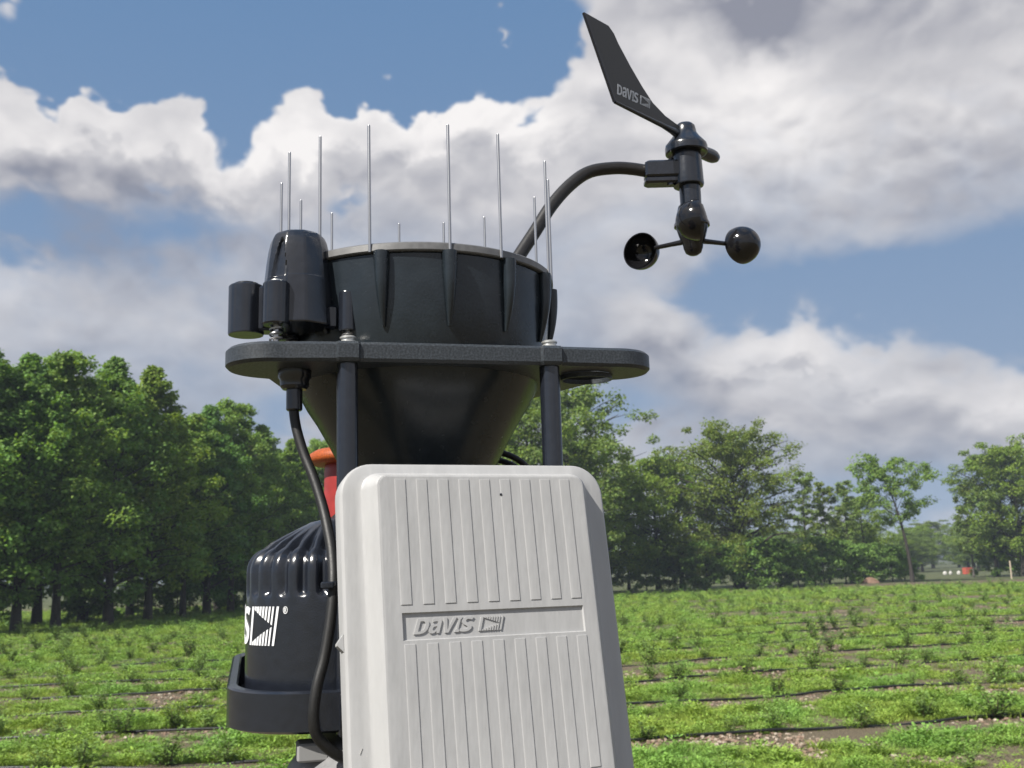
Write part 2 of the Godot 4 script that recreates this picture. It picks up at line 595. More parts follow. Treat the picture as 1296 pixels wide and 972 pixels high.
func _ready() -> void:
	rng.seed = 4711
	# camera: eye 1.6 m above the field, tilted up and a little clockwise
	var cam := Camera3D.new()
	cam.name = "camera"
	cam_basis = Basis(Vector3.RIGHT, atan(236.0 / 1310.0)) * Basis(Vector3.BACK, deg_to_rad(-1.72))
	cam.transform = Transform3D(cam_basis, Vector3(0, 1.6, 0))
	cam.near = 0.05
	cam.far = 4000.0
	cam.fov = rad_to_deg(2.0 * atan(486.0 / 1310.0))
	var lens := CameraAttributesPhysical.new()
	lens.frustum_focal_length = 12.0 / (486.0 / 1310.0)
	lens.frustum_focus_distance = 0.62
	lens.frustum_near = 0.05
	lens.frustum_far = 4000.0
	lens.exposure_aperture = 30.0
	cam.attributes = lens
	add_child(cam)
	cam.current = true
	# sky, air, exposure
	var env := Environment.new()
	env.background_mode = Environment.BG_SKY
	env.sky = make_sky()
	env.tonemap_mode = Environment.TONE_MAPPER_LINEAR
	env.tonemap_exposure = EXPO
	env.sdfgi_enabled = true
	env.ssao_enabled = true
	env.ssil_enabled = true
	env.fog_enabled = true
	env.fog_density = 0.0007
	env.fog_light_color = Color(0.74, 0.79, 0.86)
	var we := WorldEnvironment.new()
	we.name = "world_environment"
	we.environment = env
	add_child(we)
	# sun: high on the left, a little behind the camera
	var sun := DirectionalLight3D.new()
	sun.name = "sun"
	sun.light_energy = 1.5
	sun.light_color = Color(1.0, 0.98, 0.945)
	sun.light_angular_distance = 0.5
	sun.shadow_enabled = true
	add_child(sun)
	sun.look_at_from_position(Vector3(-0.50, 0.74, 0.49), Vector3.ZERO)
	lens.exposure_multiplier = 1.0

	materials()
	ground()
	trees()
	field()
	station()
	anemometer()
	far_things()

func materials() -> void:
	shared_bump = noise_tex(0.12, 5, 0, 1, true, 3.0)
	shared_stain = noise_tex(0.02, 6, 0.8, 1.0)
	shared_dust = noise_tex(0.045, 7, 0.5, 1.0)
	shared_gloss = noise_tex(0.03, 8, 0.72, 1.0)
	M.black = mat("black plastic", lin(0.015, 0.018, 0.026), 0.25, 0.0, 0.10, 30.0, 0.3)
	M.black.metallic_specular = 0.62
	M.cone = mat("satin black plastic", lin(0.019, 0.026, 0.033), 0.30, 0.0, 0.08, 14.0, 0.3)
	M.gloss = mat("glossy black plastic", lin(0.012, 0.012, 0.014), 0.14, 0.0, 0.03, 20.0, 0.3)
	M.weathered = mat("weathered dark plastic", lin(0.058, 0.069, 0.082), 0.5, 0.0, 0.35, 60.0, 0.8)
	M.rim = mat("faded rim plastic", lin(0.15, 0.15, 0.152), 0.5, 0.0, 0.08, 40.0, 0.3)
	M.white = mat("off white plastic", lin(0.405, 0.405, 0.405), 0.5, 0.0, 0.05, 12.0, 0.2)
	M.white.albedo_texture = noise_tex(0.03, 41, 0.93, 1.0)
	M.white.uv1_scale = Vector3(14, 2.2, 14)
	M.white_back = mat("off white plastic back", lin(0.50, 0.49, 0.47), 0.6)
	M.steel = mat("steel", lin(0.42, 0.42, 0.43), 0.32, 0.9, 0.1, 60.0)
	M.screw = mat("zinc screw", lin(0.55, 0.55, 0.53), 0.4, 0.7, 0.1, 60.0)
	M.rubber = mat("black cable rubber", lin(0.018, 0.018, 0.018), 0.6, 0.0, 0.5, 80.0, 0.8)
	M.print = mat("white print", lin(0.74, 0.75, 0.76), 0.55)
	M.print_grey = mat("pale grey print", lin(0.55, 0.57, 0.60), 0.55)
	M.red = mat("red plastic", lin(0.36, 0.035, 0.03), 0.5, 0.0, 0.1, 20.0, 0.3)
	M.orange = mat("orange plastic", lin(0.62, 0.13, 0.02), 0.55, 0.0, 0.5, 60.0, 0.8)
	M.saddle = mat("grey cast metal", lin(0.24, 0.24, 0.245), 0.5, 0.0, 0.2, 40.0, 0.3)
	M.pale_block = mat("pale grey plastic", lin(0.26, 0.26, 0.26), 0.6)
	M.arm = mat("matt black tube", lin(0.022, 0.020, 0.019), 0.48, 0.0, 0.12, 40.0, 0.3)
	M.vane = mat("dark grey vane plastic", lin(0.052, 0.050, 0.048), 0.5, 0.0, 0.05, 40.0)

# ---------------------------------------------------------------- ground and field
var gnoise := FastNoiseLite.new()

func row_z(k: float, x: float) -> float:   # depth of row k at x
	var s := 7.0 * tanh(x / 7.0)
	return 9.75 + 0.16 * s + 0.02 * s * s + k * (2.3 + 0.08 * s)

func row_of(x: float, z: float) -> float:
	var s := 7.0 * tanh(x / 7.0)
	return (z - 9.75 - 0.16 * s - 0.02 * s * s) / (2.3 + 0.08 * s)

func height(x: float, z: float) -> float:
	return gnoise.get_noise_2d(x * 2.0, z * 2.0) * 0.05 * smooth(3.0, 8.0, -z)

func soil(x: float, z: float) -> float:   # 1 where the bare earth shows
	var k := row_of(x, -z)
	var fr := k - floorf(k)               # 0 just beyond a row, 1 just before the next one
	var gap := 2.3 * (1.0 - fr)
	var strip := 1.0 - smooth(0.34, 0.66, gap + 0.25 * gnoise.get_noise_2d(x * 3.0, floorf(k) * 40.0))
	if fr < 0.05:
		strip = maxf(strip, 0.6)
	var n := gnoise.get_noise_2d(x * 7.0, z * 9.0) + 0.6 * gnoise.get_noise_2d(x * 26.0 + 40.0, z * 26.0)
	var patch := gnoise.get_noise_2d(x * 2.2 + 90.0, z * 2.6) + n * 0.5
	var along := gnoise.get_noise_2d(x * 1.6, floorf(k) * 23.0 + 11.0)   # weeds have closed parts of each strip
	var r := strip * (0.95 + along * 0.9) + n * 0.55 - 0.08
	var bare := smooth(0.22, 0.5, patch) * 0.8
	if x > 6.0 and z < -24.0 and z > -48.0:
		bare = maxf(bare, smooth(-0.2, 0.2, patch) * 0.8)
	return clampf(maxf(smooth(0.25, 0.6, r), bare), 0.0, 1.0)

func ground() -> void:
	gnoise.seed = 3; gnoise.frequency = 0.12; gnoise.fractal_octaves = 3
	var m := StandardMaterial3D.new()
	m.resource_name = "field earth and low weeds"
	m.vertex_color_use_as_albedo = true
	m.roughness = 0.95
	m.uv1_triplanar = true; m.uv1_world_triplanar = true
	m.uv1_scale = Vector3.ONE * 0.9
	m.albedo_texture = noise_tex(0.11, 31, 0.25, 1.15, false, 1.0, 512)
	m.normal_enabled = true
	m.normal_texture = noise_tex(0.16, 32, 0, 1, true, 8.0, 512)
	m.normal_scale = 1.0
	# one sheet, fine in front of the camera and coarse towards the horizon
	var xs := []
	var zs := []
	var t := -1500.0
	while t < 1500.0:
		xs.append(t)
		t += 0.16 if absf(t) < 14.0 else 0.5 if absf(t) < 34.0 else 6.0 if absf(t) < 100.0 else 140.0
	t = 400.0
	while t > -2600.0:
		zs.append(t)
		t -= 0.14 if t < -5.0 and t > -26.0 else 0.4 if t <= -26.0 and t > -60.0 else 3.0 if absf(t) < 100.0 else 140.0
	var w := xs.size()
	var h := zs.size()
	var v := PackedVector3Array()
	var n := PackedVector3Array()
	var c := PackedColorArray()
	var ix := PackedInt32Array()
	v.resize(w * h); n.resize(w * h); c.resize(w * h)
	var earth := Color(0.40, 0.275, 0.195)
	for j in h:
		for i in w:
			var x: float = xs[i]
			var z: float = zs[j]
			var q := j * w + i
			v[q] = Vector3(x, height(x, z), z)
			n[q] = Vector3(height(x - 0.1, z) - height(x + 0.1, z), 0.2, height(x, z - 0.1) - height(x, z + 0.1)).normalized()
			var g := gnoise.get_noise_2d(x * 4.0, z * 4.0 + 50.0)
			var green := Color(0.150 + 0.03 * g, 0.200 + 0.03 * g, 0.060)
			var s := soil(x, z) if z < -4.0 and z > -70.0 and absf(x) < 60.0 else 0.12
			c[q] = green.lerp(earth * (0.9 + 0.35 * g), s)
	for j in h - 1:
		for i in w - 1:
			var a := j * w + i
			for k in [a, a + w, a + 1, a + 1, a + w, a + w + 1]:
				ix.append(k)
	var a := []
	a.resize(Mesh.ARRAY_MAX)
	a[Mesh.ARRAY_VERTEX] = v; a[Mesh.ARRAY_NORMAL] = n; a[Mesh.ARRAY_COLOR] = c; a[Mesh.ARRAY_INDEX] = ix
	var me := ArrayMesh.new()
	me.add_surface_from_arrays(Mesh.PRIMITIVE_TRIANGLES, a)
	tag(put("ground", me, m), "flat field of brown earth and low green weeds", "", "", "structure")

func leaf_mat(called: String, tint := Color.WHITE, through := 0.6) -> StandardMaterial3D:
	var m := StandardMaterial3D.new()
	m.resource_name = called
	m.vertex_color_use_as_albedo = true
	m.albedo_color = tint
	m.roughness = 0.6
	m.metallic_specular = 0.35
	m.backlight_enabled = true
	m.backlight = Color(through, through, through * 0.6)
	m.cull_mode = BaseMaterial3D.CULL_DISABLED
	return m

func scatter(called: String, mesh: Mesh, m: Material, places: Array, tints: Array, label: String) -> void:
	var mm := MultiMesh.new()
	mm.transform_format = MultiMesh.TRANSFORM_3D
	mm.use_colors = true
	mm.mesh = mesh
	mm.instance_count = places.size()
	for i in places.size():
		mm.set_instance_transform(i, places[i])
		mm.set_instance_color(i, tints[i])
	var o := MultiMeshInstance3D.new()
	o.name = numbered(called)
	o.multimesh = mm
	o.material_override = m
	add_child(o)
	tag(o, label, "", "", "stuff")

func field() -> void:
	var gm := leaf_mat("grass blades", Color.WHITE, 0.7)
	# grass tufts and broad leaved weeds
	var tufts := []
	for q in 3:
		var L := Leaves.new()
		for i in 26:
			var a := rng.randf() * TAU
			var out := Vector3(sin(a), 0, cos(a))
			var p := out * rng.randf() * 0.07
			var al := (Vector3.UP + out * rng.randf_range(0.1, 0.8)).normalized()
			var len_ := rng.randf_range(0.04, 0.11)
			var k := rng.randf_range(0.75, 1.25)
			L.blade(p, al, Vector3(cos(a), 0, -sin(a)), len_, 0.009, (out - Vector3.UP * 0.4) * len_ * 0.35, Color(0.270 * k, 0.395 * k, 0.078 * k))
		tufts.append(L.mesh())
	var weeds := []
	for q in 3:
		var L := Leaves.new()
		for i in 26:
			var a := rng.randf() * TAU
			var out := Vector3(sin(a), 0, cos(a))
			var p := out * rng.randf() * 0.06 + Vector3.UP * rng.randf_range(0.01, 0.10)
			var al := (out + Vector3.UP * rng.randf_range(-0.1, 0.9)).normalized()
			var k := rng.randf_range(0.7, 1.3)
			L.leaf(p, al, Vector3(cos(a), rng.randf_range(-0.3, 0.3), -sin(a)).normalized(), rng.randf_range(0.02, 0.045), rng.randf_range(0.010, 0.020), Color(0.220 * k, 0.360 * k, 0.066 * k))
		weeds.append(L.mesh())
	var places := [[], [], [], [], [], []]
	var tints := [[], [], [], [], [], []]
	var stones := []
	var stone_tints := []
	var n := 0
	while n < 215000:
		var z := 6.3 * pow(62.0 / 6.3, pow(rng.randf(), 0.9))
		var x := rng.randf_range(-0.86, 0.86) * z
		n += 1
		var s := soil(x, -z)
		var clump := gnoise.get_noise_2d(x * 12.0, z * 12.0 - 30.0)
		if rng.randf() < s * 1.5 + 0.06 - clump * 0.5 * (1.0 - s):
			if rng.randf() < 0.55 and s > 0.25 and z < 34.0:
				var sc := rng.randf_range(0.006, 0.020) * (1.0 + 0.8 * rng.randf() * rng.randf())
				stones.append(Transform3D(Basis(Vector3.UP, rng.randf() * TAU) * Basis.from_scale(Vector3(sc * 1.3, sc * 0.7, sc)), Vector3(x, height(x, -z) + sc * 0.3, -z)))
				var g := rng.randf()
				stone_tints.append(Color(0.22, 0.15, 0.105).lerp(Color(0.46, 0.40, 0.32), g * g * g))
			continue
		var q := rng.randi() % 6
		if clump < -0.05 and q >= 3 and rng.randf() < 0.6:
			q -= 3
		var sc: float = rng.randf_range(0.7, 1.35) * (0.9 + 0.9 * clampf(clump, -0.4, 0.7)) * (0.95 + clampf((z - 14.0) / 40.0, 0.0, 0.9))
		places[q].append(Transform3D(Basis(Vector3.UP, rng.randf() * TAU).scaled(Vector3(sc, sc * rng.randf_range(0.5, 1.1) * (1.0 - 0.5 * s), sc)), Vector3(x, height(x, -z), -z)))
		var hue := gnoise.get_noise_2d(x * 5.0 + 200.0, z * 5.0)
		var k := rng.randf_range(0.8, 1.15)
		tints[q].append(Color(k * (1.0 + hue * 0.22), k, k * (1.0 - hue * 0.2)))
	for q in 3:
		scatter("grass", tufts[q], gm, places[q], tints[q], "bright green grass between the rows of young bushes")
		scatter("weeds", weeds[q], gm, places[q + 3], tints[q + 3], "low broad leaved weeds between the rows of young bushes")
	var b := MB.new()
	var rs := []
	for k in [[0.35, -0.9], [0.95, -0.4], [1.0, 0.25], [0.55, 0.85]]:
		var r := PackedVector3Array()
		for i in 6:
			var a: float = TAU * i / 6 + k[1] * 0.4
			var u: float = k[0] * (0.85 + 0.3 * sin(i * 2.4 + k[1]))
			r.append(Vector3(sin(a) * u, k[1], cos(a) * u))
		rs.append(r)
	b.loft(rs)
	var sm := mat("pale pebbles", Color.WHITE, 0.9, 0.0, 0.4, 3.0)
	sm.vertex_color_use_as_albedo = true
	scatter("pebbles", b.mesh(30.0), sm, stones, stone_tints, "pale pebbles and clods on the bare earth")

	# drip hoses, one along each row
	var names := ["nearest", "second", "third", "fourth", "fifth", "sixth", "seventh", "eighth"]
	var hose := mat("black drip hose", lin(0.02, 0.02, 0.022), 0.5, 0.0, 0.3, 4.0, 0.8)
	for k in 8:
		b = MB.new()
		var path := []
		var x := -16.0
		while x < 19.0:
			var z := -row_z(k - 1, x)
			path.append(Vector3(x, height(x, z) + 0.032 + 0.020 * gnoise.get_noise_2d(x * 9.0, k * 31.0), z + 0.06 * gnoise.get_noise_2d(x * 4.0 + 70.0, k * 17.0)))
			x += 0.4
		b.tube(path, 0.015, 7)
		tag(put("drip_hose", b.mesh(60.0), hose), "black drip hose on bare earth along the %s row of bushes from the camera" % names[k], "hose", "drip hoses along the rows")

	# young bushes along the rows
	var bm := leaf_mat("young bush leaves", Color.WHITE, 0.6)
	var wood := mat("young bush stems", lin(0.10, 0.08, 0.045), 0.8)
	var bushes := []
	for q in 4:
		var L := Leaves.new()
		b = MB.new()
		for i in 9:
			var a := rng.randf() * TAU
			var out := Vector3(sin(a), 0, cos(a)) * rng.randf_range(0.04, 0.19)
			var top := out + Vector3.UP * rng.randf_range(0.17, 0.36)
			b.tube([Vector3(out.x * 0.1, -0.02, out.z * 0.1), out * 0.45 + Vector3.UP * top.y * 0.5, top], [0.004, 0.003, 0.001], 4)
			for j in 32:
				var t := rng.randf_range(0.15, 1.0)
				var p := (out * 0.1).lerp(top, t) + Vector3(rng.randfn(), rng.randfn() * 0.8, rng.randfn()) * 0.022
				var e := rng.randf() * TAU
				var k := rng.randf_range(0.6, 1.35)
				L.leaf(p, Vector3(sin(e), rng.randf_range(-0.2, 0.7), cos(e)).normalized(), Vector3(cos(e), rng.randf_range(-0.4, 0.4), -sin(e)).normalized(), rng.randf_range(0.03, 0.06), rng.randf_range(0.02, 0.036), Color(0.160 * k, 0.255 * k, 0.066 * k) * [1.0, 0.75, 1.15, 0.9][q])
		bushes.append([b.mesh(60.0), L.mesh()])
	var spots := []
	for k in range(-1, 24):
		var x := -34.0
		while x < 40.0:
			x += rng.randf_range(0.30, 1.3) * (1.0 if k < 8 else 1.5)
			var z := row_z(k, x) + rng.randf_range(-0.10, 0.28)
			if absf(x) < 0.86 * z and z > 6.5 and z < (33.0 + (x + 20.0) * 1.1 if x < 0.0 else 62.0):
				spots.append([z, x, k])
	spots.sort_custom(func(p, q): return p[0] + (500.0 if absf(p[1]) > 0.56 * p[0] else 0.0) < q[0] + (500.0 if absf(q[1]) > 0.56 * q[0] else 0.0))
	# how many of the same row and side stand to the left of each
	var counted := ["first", "second", "third", "fourth", "fifth", "sixth", "seventh", "eighth", "ninth", "tenth", "eleventh", "twelfth", "thirteenth", "fourteenth", "fifteenth", "sixteenth", "seventeenth", "eighteenth", "nineteenth", "twentieth"]
	var side_of := func(p): return "left of" if p[1] < -0.1 * p[0] else "right of" if p[1] > 0.1 * p[0] else "behind"
	var rank := {}
	var by_x := spots.slice(0, 290)
	by_x.sort_custom(func(p, q): return p[1] < q[1])
	var tally := {}
	for p in by_x:
		var key: String = "%d %s" % [p[2], side_of.call(p)]
		rank[p] = tally.get(key, 0)
		tally[key] = rank[p] + 1
	var rest := [[], [], [], []]
	var rest_tints := [[], [], [], []]
	for i in spots.size():
		var x: float = spots[i][1]
		var z: float = spots[i][0]
		var k: int = spots[i][2]
		var q := rng.randi() % 4
		var sc := rng.randf_range(0.5, 1.0) + 0.5 * rng.randf() * rng.randf()
		var at := Transform3D(Basis(Vector3.UP, rng.randf() * TAU).scaled(Vector3(sc, sc * rng.randf_range(0.8, 1.15), sc)), Vector3(x, height(x, -z), -z))
		if i < 290:
			var side := "left of" if x < -0.1 * z else "right of" if x > 0.1 * z else "behind"
			var nm: String = names[k + 1] if k < 7 else "far"
			var at_: int = rank[spots[i]]
			var lab := ("small green bush, %s from left in the %s row %s the weather station" % [counted[mini(at_, 19)], nm, side]) if k < 7 else "small leafy green bush in the far rows of the field, %s the weather station" % side
			var o := thing("young_bush", lab, "bush", at.origin, 0.0, "young bushes planted in rows, %s rank, %s the station" % [nm, side])
			o.basis = at.basis
			put("stem", bushes[q][0], wood, o)
			put("foliage", bushes[q][1], bm, o)
		else:
			rest[q].append(at)
			rest_tints[q].append(Color.WHITE)
	for q in 4:
		if rest[q].size():
			scatter("distant_bushes", bushes[q][1], bm, rest[q], rest_tints[q], "distant rows of young bushes at the back of the field")

# ---------------------------------------------------------------- trees
# a tree of height 1 unit per metre: trunk with limbs and a crown of leaf sprays along the limbs
func grow(seed_: int, h: float, base: float, shape: Callable, limbs: int, sprays: int, leaves: int, size: float, rise: float, col: Color, trunk_r: float, lean := Vector3.ZERO, flat := 0.55, bare := 0.3) -> Array:
	rng.seed = seed_
	var wood := MB.new()
	var L := Leaves.new()
	var path := []
	var rad := []
	for i in 9:
		var t := i / 8.0
		path.append(Vector3(rng.randfn() * 0.05 * h * 0.1 * t, h * 0.95 * t - 0.1 * (1.0 - t), rng.randfn() * 0.05 * h * 0.1 * t) + lean * t * t)
		rad.append(trunk_r * (1.0 - 0.85 * t) * (1.35 if i == 0 else 1.0))
	wood.tube(path, rad, 8)
	var az := rng.randf() * TAU
	for k in limbs:
		var t := base / h + (1.0 - base / h) * (k + rng.randf()) / limbs
		az += 2.4 + rng.randfn() * 0.4
		var hh := clampf(t, 0.02, 0.99)
		var f := hh * 8.0
		var root: Vector3 = path[int(f)].lerp(path[mini(int(f) + 1, 8)], f - int(f))
		root.y = hh * h * 0.95
		var reach: float = shape.call((hh * h - base) / (h - base)) * rng.randf_range(0.72, 1.12)
		var out := Vector3(sin(az), 0, cos(az))
		var up := rise * (0.3 + 0.9 * hh)
		var tip := root + out * reach + Vector3.UP * reach * up
		var mid := root.lerp(tip, 0.5) + Vector3.UP * reach * 0.10 + Vector3(rng.randfn(), rng.randfn(), rng.randfn()) * reach * 0.05
		wood.tube([root, root.lerp(mid, 0.5), mid, mid.lerp(tip, 0.55) + Vector3.UP * reach * 0.03, tip], [trunk_r * 0.42 * (1.1 - hh), trunk_r * 0.32 * (1.1 - hh), trunk_r * 0.22 * (1.1 - hh), trunk_r * 0.12, 0.01], 5)
		for s in sprays:
			var u := bare + (1.05 - bare) * (s + rng.randf()) / sprays
			var c := (root.lerp(mid, u * 2.0) if u < 0.5 else mid.lerp(tip, u * 2.0 - 1.0)) + Vector3(rng.randfn(), rng.randfn() * 0.6, rng.randfn()) * reach * 0.21
			if s % 2 == 0:
				wood.tube([root.lerp(tip, u * 0.8), c], [0.018, 0.006], 4)
			var r := (0.20 + 0.34 * rng.randf() * rng.randf() + 0.06 * rng.randf()) * (0.55 + 0.22 * reach) * 1.2
			var shade := rng.randf_range(0.82, 1.18)
			for i in leaves:
				var d := Vector3(rng.randfn(), rng.randfn(), rng.randfn()).normalized() * pow(rng.randf(), 0.45)
				var p := c + Vector3(d.x * r * 1.25, d.y * r * flat, d.z * r * 1.25)
				var nrm := (Vector3.UP * 0.9 + d * 0.8 + Vector3(rng.randfn(), rng.randfn(), rng.randfn()) * 0.55).normalized()
				var al := nrm.cross(Vector3(rng.randfn(), rng.randfn(), rng.randfn())).normalized()
				var q := shade * rng.randf_range(0.75, 1.25)
				var hue := rng.randf_range(-0.12, 0.12)
				L.leaf(p, al, al.cross(nrm).normalized(), size * rng.randf_range(0.7, 1.3), size * 0.75, Color(col.r * q * (1.0 + hue), col.g * q, col.b * q))
	return [wood.mesh(60.0), L.mesh(), h]

func trees() -> void:
	var bark := mat("dark bark", lin(0.055, 0.045, 0.035), 0.9, 0.0, 0.8, 1.5, 0.8)
	var pale_bark := mat("pale birch bark", lin(0.20, 0.18, 0.15), 0.85, 0.0, 0.6, 1.5, 0.8)
	var lm := [leaf_mat("mid green leaves", Color.WHITE, 0.95), leaf_mat("yellow green leaves", Color(1.0, 0.97, 0.85), 0.95), leaf_mat("blue green leaves", Color(0.92, 0.97, 0.98), 0.95)]
	var oval := func(t): return 2.35 * pow(clampf(1.0 - t, 0.015, 1.0), 0.8) * (0.85 + 0.55 * sin(t * 2.9))
	var cone := func(t): return 2.6 * pow(clampf(1.0 - t, 0.03, 1.0), 0.7) + 0.25
	var round_ := func(t): return 3.4 * sqrt(maxf(0.06, 1.0 - pow(absf(t * 2.0 - 0.85) / 1.16, 2.0)))
	var dome := func(t): return 4.7 * sqrt(maxf(0.10, 1.0 - pow((t - 0.35) / 0.68, 2.0)))
	var slim := func(t): return 1.25 * sqrt(clampf(1.0 - t, 0.05, 1.0)) + 0.25
	var cap := func(t): return 2.6 * sqrt(maxf(0.15, 1.0 - pow(absf(t * 2.0 - 0.9), 2.0)))
	var green := Color(0.205, 0.320, 0.070)
	var deep := Color(0.172, 0.290, 0.068)
	var olive := Color(0.188, 0.270, 0.075)
	var K := {
		"a0": grow(101, 10.0, 1.3, oval, 66, 4, 78, 0.15, 0.6, green, 0.16, Vector3.ZERO, 0.75),
		"a1": grow(102, 10.0, 1.9, cone, 66, 4, 78, 0.15, 0.5, green, 0.15, Vector3.ZERO, 0.75),
		"a2": grow(103, 10.0, 1.0, oval, 66, 4, 78, 0.15, 0.75, deep, 0.17, Vector3.ZERO, 0.75),
		"c0": grow(104, 10.0, 1.6, round_, 60, 4, 84, 0.17, 0.65, olive, 0.2, Vector3.ZERO, 0.75),
		"c1": grow(105, 9.0, 1.0, round_, 54, 4, 84, 0.17, 0.65, green, 0.18, Vector3.ZERO, 0.75),
		"oak": grow(106, 9.7, 1.3, dome, 66, 6, 80, 0.17, 0.55, olive, 0.34, Vector3.ZERO, 0.7, 0.15),
		"b": grow(107, 8.0, 1.8, slim, 24, 3, 60, 0.18, 0.9, olive, 0.09),
		"lean": grow(108, 8.0, 3.9, cap, 22, 4, 85, 0.18, 0.75, green, 0.15, Vector3(-1.5, 0, 0), 0.75),
		"shrub": grow(109, 2.6, 0.15, func(t): return 1.5 * sqrt(maxf(0.1, 1.0 - t * t)), 22, 3, 80, 0.16, 0.5, deep, 0.05)}
	# x, distance, height, kind, label, group
	var list := [
		[-19.46, 33.0, 9.9, "a0"], [-18.64, 34.0, 9.55, "a1"], [-17.75, 34.5, 10.05, "a2"], [-16.88, 35.5, 9.9, "a0"], [-16.2, 37.0, 10.15, "a1"], [-15.53, 40.0, 10.75, "a2"], [-14.91, 42.5, 10.85, "a0"], [-14.62, 46.0, 9.1, "a1"], [-14.17, 48.0, 10.05, "a2"], [-13.63, 50.0, 10.4, "a1"], [-12.94, 53.0, 9.7, "a0"], [-12.07, 56.0, 9.35, "a2"], [-11.21, 59.0, 9.55, "a1"], [-10.01, 62.0, 9.5, "a0"], [-8.68, 66.0, 9.55, "a2"], [-7.1, 70.0, 9.55, "a1"],
		[-22.68, 40.0, 10.65, "a2"], [-20.48, 41.0, 10.6, "a1"], [-19.15, 42.0, 10.95, "a2"], [-18.18, 44.0, 10.65, "a0"], [-17.67, 48.0, 11.0, "a1"], [-16.86, 51.0, 10.15, "a2"], [-15.7, 55.0, 10.1, "a0"], [-14.94, 58.0, 9.8, "a1"], [-14.2, 62.0, 9.6, "a2"], [-13.14, 66.0, 9.55, "a0"]]
	var order := ["nearest", "second", "third", "fourth", "fifth", "sixth", "seventh", "eighth", "ninth", "tenth", "eleventh", "twelfth", "thirteenth", "fourteenth", "fifteenth", "sixteenth"]
	var from_left := order.duplicate()
	from_left[0] = "first"
	for i in list.size():
		var t = list[i]
		var lab: String
		if i < 16:
			lab = "tall dense green tree in the left treeline, %s from the camera in its front rank" % order[i]
		else:
			lab = "tall dense green tree in the left treeline, %s from the camera in its rear rank" % order[i - 16]
		plant(t[0], t[1], t[2], K[t[3]], lm[[0, 1, 0, 2, 0][i % 5]], bark, lab, "trees of the left treeline", i * 1.7)
	var mid := [
		[-5.0, 70.0, 10.3, "c0", "round green tree hidden behind the black funnel, leftmost of that group"],
		[-1.98, 66.0, 11.25, "c0", "round green tree hidden behind the black funnel, between its neighbours"],
		[0.79, 62.0, 11.8, "c1", "tall light green tree left of the right hand shelf post"],
		[3.02, 60.0, 11.8, "c0", "tall light green tree showing right of the right hand shelf post"],
		[4.96, 66.0, 9.55, "c1", "lower green tree just above the right corner of the white box"],
		[7.36, 70.0, 7.9, "a1", "small dark tree right of the white box, left of the wide oak"],
		[9.31, 70.0, 8.65, "c1", "round green tree, second to the left of the wide oak"],
		[11.2, 72.0, 8.5, "c1", "round green tree touching the wide oak on its left"],
		[14.3, 68.0, 9.7, "oak", "wide spreading oak with dark limbs and a domed crown on the right"],
		[20.4, 74.0, 7.9, "b", "slender pale tree just right of the wide oak"],
		[22.44, 76.0, 7.2, "b", "slender thin tree in the middle of the three right of the oak"],
		[23.98, 76.0, 7.25, "b", "slender thin tree, rightmost of the three beside the oak"],
		[26.4, 80.0, 6.2, "c1", "low round tree at the foot of the leaning bare trunk tree"],
		[26.9, 72.0, 8.05, "lean", "leaning tree with a bare trunk and small cap of leaves"],
		[36.3, 84.0, 7.45, "b", "thin tree at the left edge of the far right group"],
		[37.3, 82.0, 9.4, "c0", "tall tree in the far right group, second from its left"],
		[38.4, 80.0, 9.75, "c1", "tall tree with a full crown at the right edge of the photograph"],
		[41.2, 80.0, 10.15, "c0", "tall tree just beyond the right edge of the photograph"]]
	for i in mid.size():
		var t = mid[i]
		plant(t[0], t[1], t[2], K[t[3]], lm[[1, 0, 1, 0][i % 4]], pale_bark if t[3] == "b" else bark, t[4], "", i * 2.1 if t[3] != "lean" else 0.0)
	var low := [[6.2, 70.0, 2.4], [8.4, 69.0, 2.6], [10.4, 70.0, 2.2], [12.1, 67.5, 2.9], [13.6, 66.5, 2.7], [15.2, 66.8, 3.0], [16.9, 68.0, 2.9], [18.6, 70.0, 2.6], [20.9, 72.0, 3.0], [23.0, 74.0, 2.8], [25.0, 75.0, 2.6], [27.0, 76.0, 2.4], [28.6, 78.0, 2.0], [38.4, 84.0, 3.0], [39.0, 82.0, 3.2]]
	for t in low:
		plant(t[0], t[1], t[2], K.shrub, lm[0], bark, "dark green bush under the trees right of the station, %s from the left" % from_left[low.find(t)], "bushes under the right hand trees", t[0])
	for i in 15:
		var f := i / 14.0
		var x := lerpf(-20.5, -8.5, f) + rng.randf_range(-0.5, 0.5)
		var d := lerpf(36.5, 66.0, f) + rng.randf_range(0.0, 4.0)
		plant(x, d, rng.randf_range(1.4, 2.4), K.shrub, lm[0], bark, "dark green bush under the left treeline, %s from the camera" % order[i], "bushes under the left treeline", i * 1.3)
	for i in 15:
		var x := lerpf(31.0, 68.0, i / 14.0) + rng.randf_range(-0.6, 0.6)
		plant(x, 124.0 + rng.randf_range(-5.0, 6.0), rng.randf_range(3.9, 5.6), K[["c0", "c1"][i % 2]], lm[i % 2], bark, "low green tree behind the gap by the leaning tree, %s from the left" % from_left[i], "low trees behind the right hand gap", i * 1.1, 1.6)
	for i in 72:
		var x := lerpf(-75.0, 120.0, i / 71.0) + rng.randf_range(-1.0, 1.0)
		var d := 160.0 + rng.randf_range(-10.0, 12.0)
		plant(x, d, rng.randf_range(4.6, 7.6), K[["c0", "c1", "a2"][i % 3]], lm[i % 2], bark, "small hazy green tree in the distant treeline across the horizon", "trees of the distant treeline", i * 0.9, 1.7)

